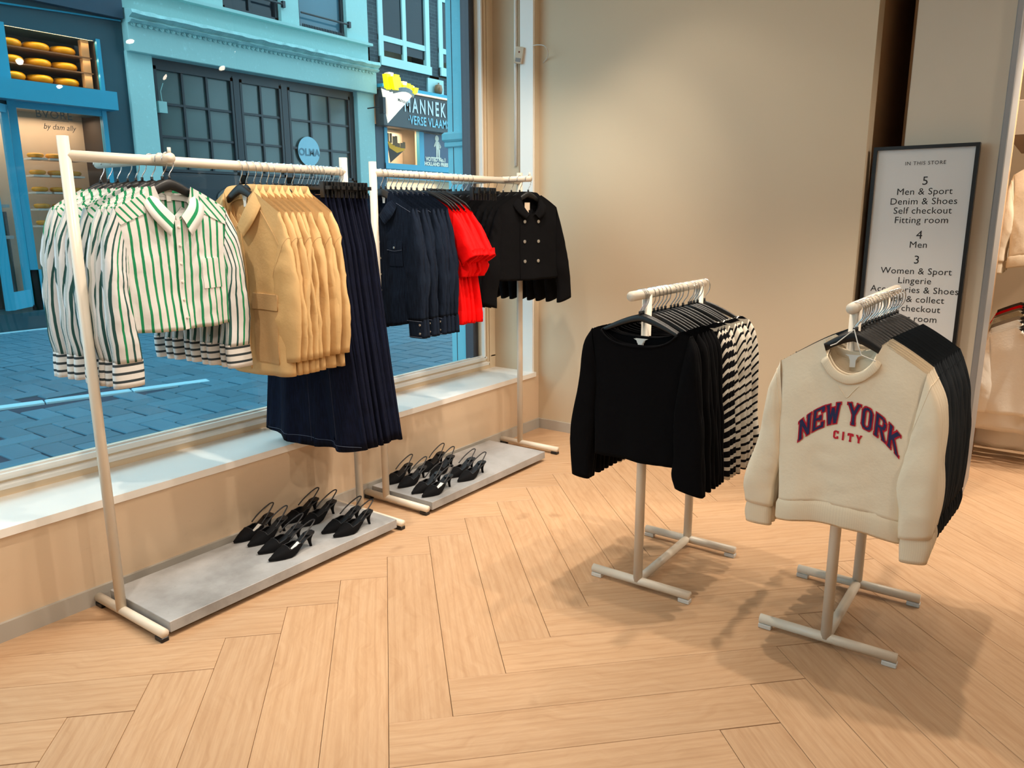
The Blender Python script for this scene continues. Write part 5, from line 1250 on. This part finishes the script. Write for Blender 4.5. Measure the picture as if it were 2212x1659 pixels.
# ================================================================== SHOES
def shoe_parts():
    NX, NP = 34, 18; Ls = 0.215
    hw = lambda t: np.interp(t, [0, .05, .12, .25, .38, .5, .62, .75, .88, .96, 1], [.002, .010, .019, .031, .037, .034, .027, .022, .024, .021, .010])
    zs = lambda t: float(np.interp(t, [0, .15, .38, .5, .62, .75, .88, 1], [.006, .004, .003, .010, .026, .045, .058, .062]))
    hu = lambda t: np.interp(t, [0, .06, .15, .28, .38, .48, .58, .66], [.006, .013, .023, .035, .042, .040, .030, .010])
    x = lambda t: t * Ls
    # sole
    sole = MB(); G = []
    for i in range(NX + 1):
        t = i / NX; w_, z = hw(t) * 1.03, zs(t); G.append([(x(t), -w_, z + .002), (x(t), w_, z + .002), (x(t), w_ * .9, z - .003), (x(t), -w_ * .9, z - .003)])
    sole.grid(G, cu=True)
    ins = MB(); ins.grid([[(x(t), s * hw(t) * .93, zs(t) + .0035 - .0015 * (1 - abs(s))) for s in (-1, -.5, 0, .5, 1)] for t in [0.12 + 0.88 * i / 24 for i in range(25)]])
    # upper: closed pointed toe, then two side walls with a straight cut
    up = MB(); n = 0; V, ok = [], {}
    G = []
    for i in range(NX + 1):
        t = 0.66 * i / NX; w_, z, h = hw(t) * 1.05, zs(t), hu(t); row = []
        for k in range(NP + 1):
            a = PI * k / NP; row.append((x(t) - 0.004 * math.sin(a) * (t < .05), -w_ * sgnp(math.cos(a), 0.75), z + h * sgnp(math.sin(a), 0.85)))
        G.append(row)
    base = len(up.v); up.v += [p for r in G for p in r]
    for i in range(NX):
        for k in range(NP):
            t = 0.66 * (i + .5) / NX; q = abs((k + .5) / NP - .5) * 2      # 0 top .. 1 edge
            if t > 0.375 and q < 0.52: continue
            a = i * (NP + 1) + k; up.f.append((a, a + 1, a + NP + 2, a + NP + 1))
    # topline piping
    pip = MB()
    kk = int(NP * (1 - .52) / 2) ; ii = int(0.375 / 0.66 * NX)
    def gp(i, k): return G[min(i, NX)][k]
    left = [gp(i, kk) for i in range(NX, ii - 1, -1)]; right = [gp(i, NP - kk) for i in range(ii, NX + 1)]; front = [gp(ii, k) for k in range(kk, NP - kk + 1)]
    pip.tube(left + front[1:-1] + right, 0.0017, 5)
    strap = MB()
    for s in (1,):
        P = [(x(.58), -.029, zs(.58) + .028), (.155, -.027, .070), (.190, -.019, .092), (.216, -.010, .106), (.224, 0, .109), (.216, .010, .106), (.190, .019, .092), (.155, .027, .070), (x(.58), .029, zs(.58) + .028)]
        strap.tube([tuple(p) for p in catmull(P, 40)], 0.0030, 6)
    heel = MB(); G = []
    for t in np.linspace(0, 1, 9):
        z = .061 * (1 - t); r = .0165 * (1 - t) ** 2.6 + .0060; cx = .196 + .004 * t - .004 * math.sin(PI * t)
        G.append([(cx + r * .95 * math.cos(a) * (1 if math.cos(a) > 0 else (1.0 + .5 * (1 - t) ** 3)), r * math.sin(a), z) for a in [2 * PI * q / 14 for q in range(14)]])
    heel.grid(G, cu=True); heel.f.append(tuple(8 * 14 + q for q in range(14)))
    lab = MB(); lab.add([(x(.50), -.013, zs(.50) + .008), (x(.66), -.013, zs(.66) + .006), (x(.66), .010, zs(.66) + .006), (x(.50), .010, zs(.50) + .008)], [(0, 1, 2, 3)])
    return dict(sole=(sole.mesh('sole', M['blackplastic'], True)), insole=ins.mesh('insole', F['insole'], True), upper=up.mesh('upper', F['suede'], True), topline_piping=pip.mesh('topline_piping', F['piping'], True), slingback_strap=strap.mesh('slingback_strap', F['piping'], True), heel=heel.mesh('heel', F['suede'], True), size_sticker=lab.mesh('size_sticker', M['label']))
SP = shoe_parts(); PROTO_SHOE = None
def shoe(label, toe, heel_xy, group, sticker=False):
    global PROTO_SHOE
    a = math.atan2(heel_xy[1] - toe[1], heel_xy[0] - toe[0])
    if PROTO_SHOE is None:
        t = thing('slingback_shoe', label, 'shoe', (toe[0], toe[1], 0.0602), a, group)
        for nme, me in SP.items(): put(nme, me, t)
        PROTO_SHOE = t; return t
    return dup(PROTO_SHOE, label, (toe[0], toe[1], 0.0602), a, group, () if sticker else ('size_sticker',))
pairs1 = [('by the wall, first pair', (1.730, 2.690), (1.742, 2.610), 0.10), ('at the front edge, first pair', (1.722, 2.515), (1.706, 2.423), -0.06), ('by the wall, second pair', (1.972, 2.690), (2.000, 2.600), 0.03), ('at the front edge, second pair', (2.008, 2.462), (2.012, 2.391), -0.05)]
pairs2 = [('by the wall, first pair', (2.600, 2.680), (2.612, 2.590), 0.04), ('at the front edge, first pair', (2.590, 2.476), (2.586, 2.403), -0.03), ('by the wall, second pair', (2.850, 2.660), (2.836, 2.575), 0.10), ('at the front edge, second pair', (2.868, 2.484), (2.856, 2.402), -0.04)]
for board, prs, grp in (('left board', pairs1, 'slingback shoes on the board under the skirts'), ('corner board', pairs2, 'slingback shoes on the corner board')):
    bn = 'skirt rack board' if board == 'left board' else 'corner board'
    for pi, (where, ta, tb_, ang) in enumerate(prs):
        for which, tt in (('wall-side', ta), ('aisle-side', tb_)):
            shoe(f'{which} black slingback shoe on the {bn}, {where}', tt, (tt[0] + math.cos(ang) * 0.2, tt[1] + math.sin(ang) * 0.2), grp, sticker=(pi, which) in ((1, 'aisle-side'),))

# ================================================================== STORE GUIDE SIGN
sx_, SY0, SY1, SZ0, SZ1 = 4.225, 0.372, 0.823, 0.30, 1.728
sgn = thing('store_guide_sign', 'tall black framed white store guide sign leaning by the pillar', 'sign', (sx_, 0.6, 0.0))
m = MB(); T_ = 0.016
def bx(m, y0, y1, z0, z1, x0, x1): return m.box(x0 - sx_, x1 - sx_, y0 - 0.6, y1 - 0.6, z0, z1)
bx(m, SY0, SY0 + T_, SZ0, SZ1, sx_ - 0.02, sx_ + 0.03); bx(m, SY1 - T_, SY1, SZ0, SZ1, sx_ - 0.02, sx_ + 0.03); bx(m, SY0 + T_, SY1 - T_, SZ1 - T_, SZ1, sx_ - 0.02, sx_ + 0.03); bx(m, SY0 + T_, SY1 - T_, SZ0, SZ0 + T_, sx_ - 0.02, sx_ + 0.03)
m.build('frame', M['black'], sgn)
bx(MB(), SY0 + T_, SY1 - T_, SZ0 + T_, SZ1 - T_, sx_ - 0.006, sx_ + 0.028).build('panel', M['paper'], sgn)
m = MB()
for y in (SY0 + 0.05, SY1 - 0.05): bx(m, y - 0.015, y + 0.015, 0.0, SZ0 + 0.02, sx_ - 0.01, sx_ + 0.02)
bx(m, SY0, SY1, 0.0, 0.02, sx_ - 0.12, sx_ + 0.03); m.build('stand', M['black'], sgn)
def sline(s, y, z, size, **kw): text_on(MB(), s, size, lambda p, q: (-0.0072, (y - 0.6) - p, z + q), **kw).build('text_line', M['ink'], sgn)
sline('IN THIS STORE', 0.591, 1.645, 0.024, space=1.12)
Y5 = 0.583
for s, z, sz in [('5', 1.561, 0.056), ('Men & Sport', 1.512, 0.044), ('Denim & Shoes', 1.466, 0.044), ('Self checkout', 1.422, 0.044), ('Fitting room', 1.377, 0.044), ('4', 1.306, 0.056), ('Men', 1.259, 0.044), ('3', 1.186, 0.056), ('Women & Sport', 1.131, 0.044), ('Lingerie', 1.084, 0.044), ('Accessories & Shoes', 1.039, 0.044), ('Click & collect', 0.993, 0.044), ('Self checkout', 0.947, 0.044), ('Fitting room', 0.898, 0.044)]:
    sline(s, Y5, z, sz, space=1.04, sx=1.02)

# ================================================================== CORNER CONDUIT AND DETECTOR
cd = MB().tube([(4.106, 2.915, 1.72), (4.106, 2.915, 3.19)], 0.010, 8)
cdo = cd.build('cable_conduit', M['white'], None, True); tag(cdo, 'thin white cable conduit running up the window corner', 'conduit')
dt = thing('glass_break_detector', 'small cream wall detector with loose white cable by the window corner', 'detector', (4.090, 2.872, 2.372))
dm = MB().bbox(-0.024, 0.002, -0.026, 0.026, -0.048, 0.048, 0.003)
bo = dm.build('housing', plain('cream_detector_plastic', (220, 205, 182), 0.5), dt); bo.rotation_euler = (math.radians(10), 0, math.radians(20))
MB().box(-0.0262, -0.0235, -0.016, 0.016, -0.040, -0.018).build('grille', M['alu'], bo)
MB().box(-0.0258, -0.0235, -0.004, 0.005, 0.012, 0.022).build('indicator', plain('brown_red_indicator', (130, 70, 50), 0.4), bo)
MB().tube([tuple(p) for p in catmull([(0, -0.02, 0.03), (0.012, -0.06, 0.045), (0.0, -0.13, 0.046), (-0.012, -0.19, 0.03), (0.01, -0.20, 0.0), (0.055, -0.165, -0.025), (0.072, -0.125, -0.045)], 30)], 0.0032, 6).build('cable', M['padwhite'], dt, True)

# ================================================================== CEILING SPOTLIGHTS (some seen mirrored in the window, the rest unseen)
lamp_em = glow('lamp_lens', (255, 236, 210), 45.0)
def spot(i, x, y, tx, ty, power, size=1.6, blend=0.5, rad=0.03, on=True):
    t = thing('ceiling_spotlight', f'white ceiling spotlight number {i}', 'spotlight', (x, y, 3.2))
    d = Vector((tx - x, ty - y, -2.7 if y < -1.7 and x < 2 else -2.4)).normalized()
    MB().tube([(0, 0, 0), (0, 0, -0.10)], 0.008, 6).build('stem', M['white'], t)
    c0 = Vector((0, 0, -0.13)); MB().tube([tuple(c0 - d * 0.07), tuple(c0 + d * 0.07)], 0.042, 14).build('housing', M['white'], t, True)
    e = MB().tube([tuple(c0 + d * 0.071), tuple(c0 + d * 0.074)], 0.037, 14).build('lens', lamp_em, t)
    l = bpy.data.lights.new('spot_beam', 'SPOT'); l.energy = power; l.color = (1.0, 0.875, 0.73); l.spot_size = size; l.spot_blend = blend; l.shadow_soft_size = rad
    o = bpy.data.objects.new('spot_beam', l); COL.objects.link(o); o.parent = t; o.location = tuple(c0 + d * 0.085)
    o.rotation_euler = d.to_track_quat('-Z', 'Y').to_euler(); return t
spots = [(2.80, 1.40, 2.65, 1.0, 135), (2.95, 0.62, 2.7, 0.4, 140), (2.6, 0.9, 1.9, 2.7, 95), (3.6, 1.3, 3.0, 2.7, 95), (0.55, 1.9, 0.95, 2.95, 95), (3.3, 2.0, 3.9, 1.6, 16), (1.0, 0.2, 1.5, 0.8, 40), (4.9, -0.6, 5.2, 0.2, 260),
         (4.06, -1.05, 4.2, 0.0, 60), (5.36, -1.57, 5.5, 0.3, 280), (3.88, -2.9, 3.5, -1.0, 60), (4.47, 0.24, 4.2, 1.2, 22), (1.7, 1.9, 2.1, 3.0, 110), (2.8, 1.9, 3.3, 3.0, 90), (5.41, -1.07, 5.6, 0.2, 60), (5.31, -2.68, 7.6, 0.2, 260), (4.85, -4.2, 4.8, -2.6, 30), (-0.8, -1.8, 1.5, 2.9, 150), (1.6, -2.2, 2.6, 2.9, 130)]  # window-board spots added to brighten the sill and its frame
for i, (x, y, tx, ty, pw) in enumerate(spots):
    t = spot(i, x, y, tx, ty, pw, 0.75 if x < 2 and y < -1.7 else 1.6)
    t['label'] = 'white ceiling spotlight aimed at ' + ['the low black tops rack', 'the sweatshirt rack', 'the low wall under the skirts', 'the corner shoe board', 'the striped shirts', 'the corner wall', 'the open floor', 'the clothes behind the pillar', 'the pillar front', 'the far pale clothes', 'the empty shop floor', 'the back wall', 'the window board in the middle, added to brighten it', 'the window board near the corner, added to brighten it', 'the upper rail of sweatshirts', 'the far beige wall', 'the rear of the shop', 'the window board from far behind, added to brighten it', 'the corner window board from far behind, added to brighten it'][i]
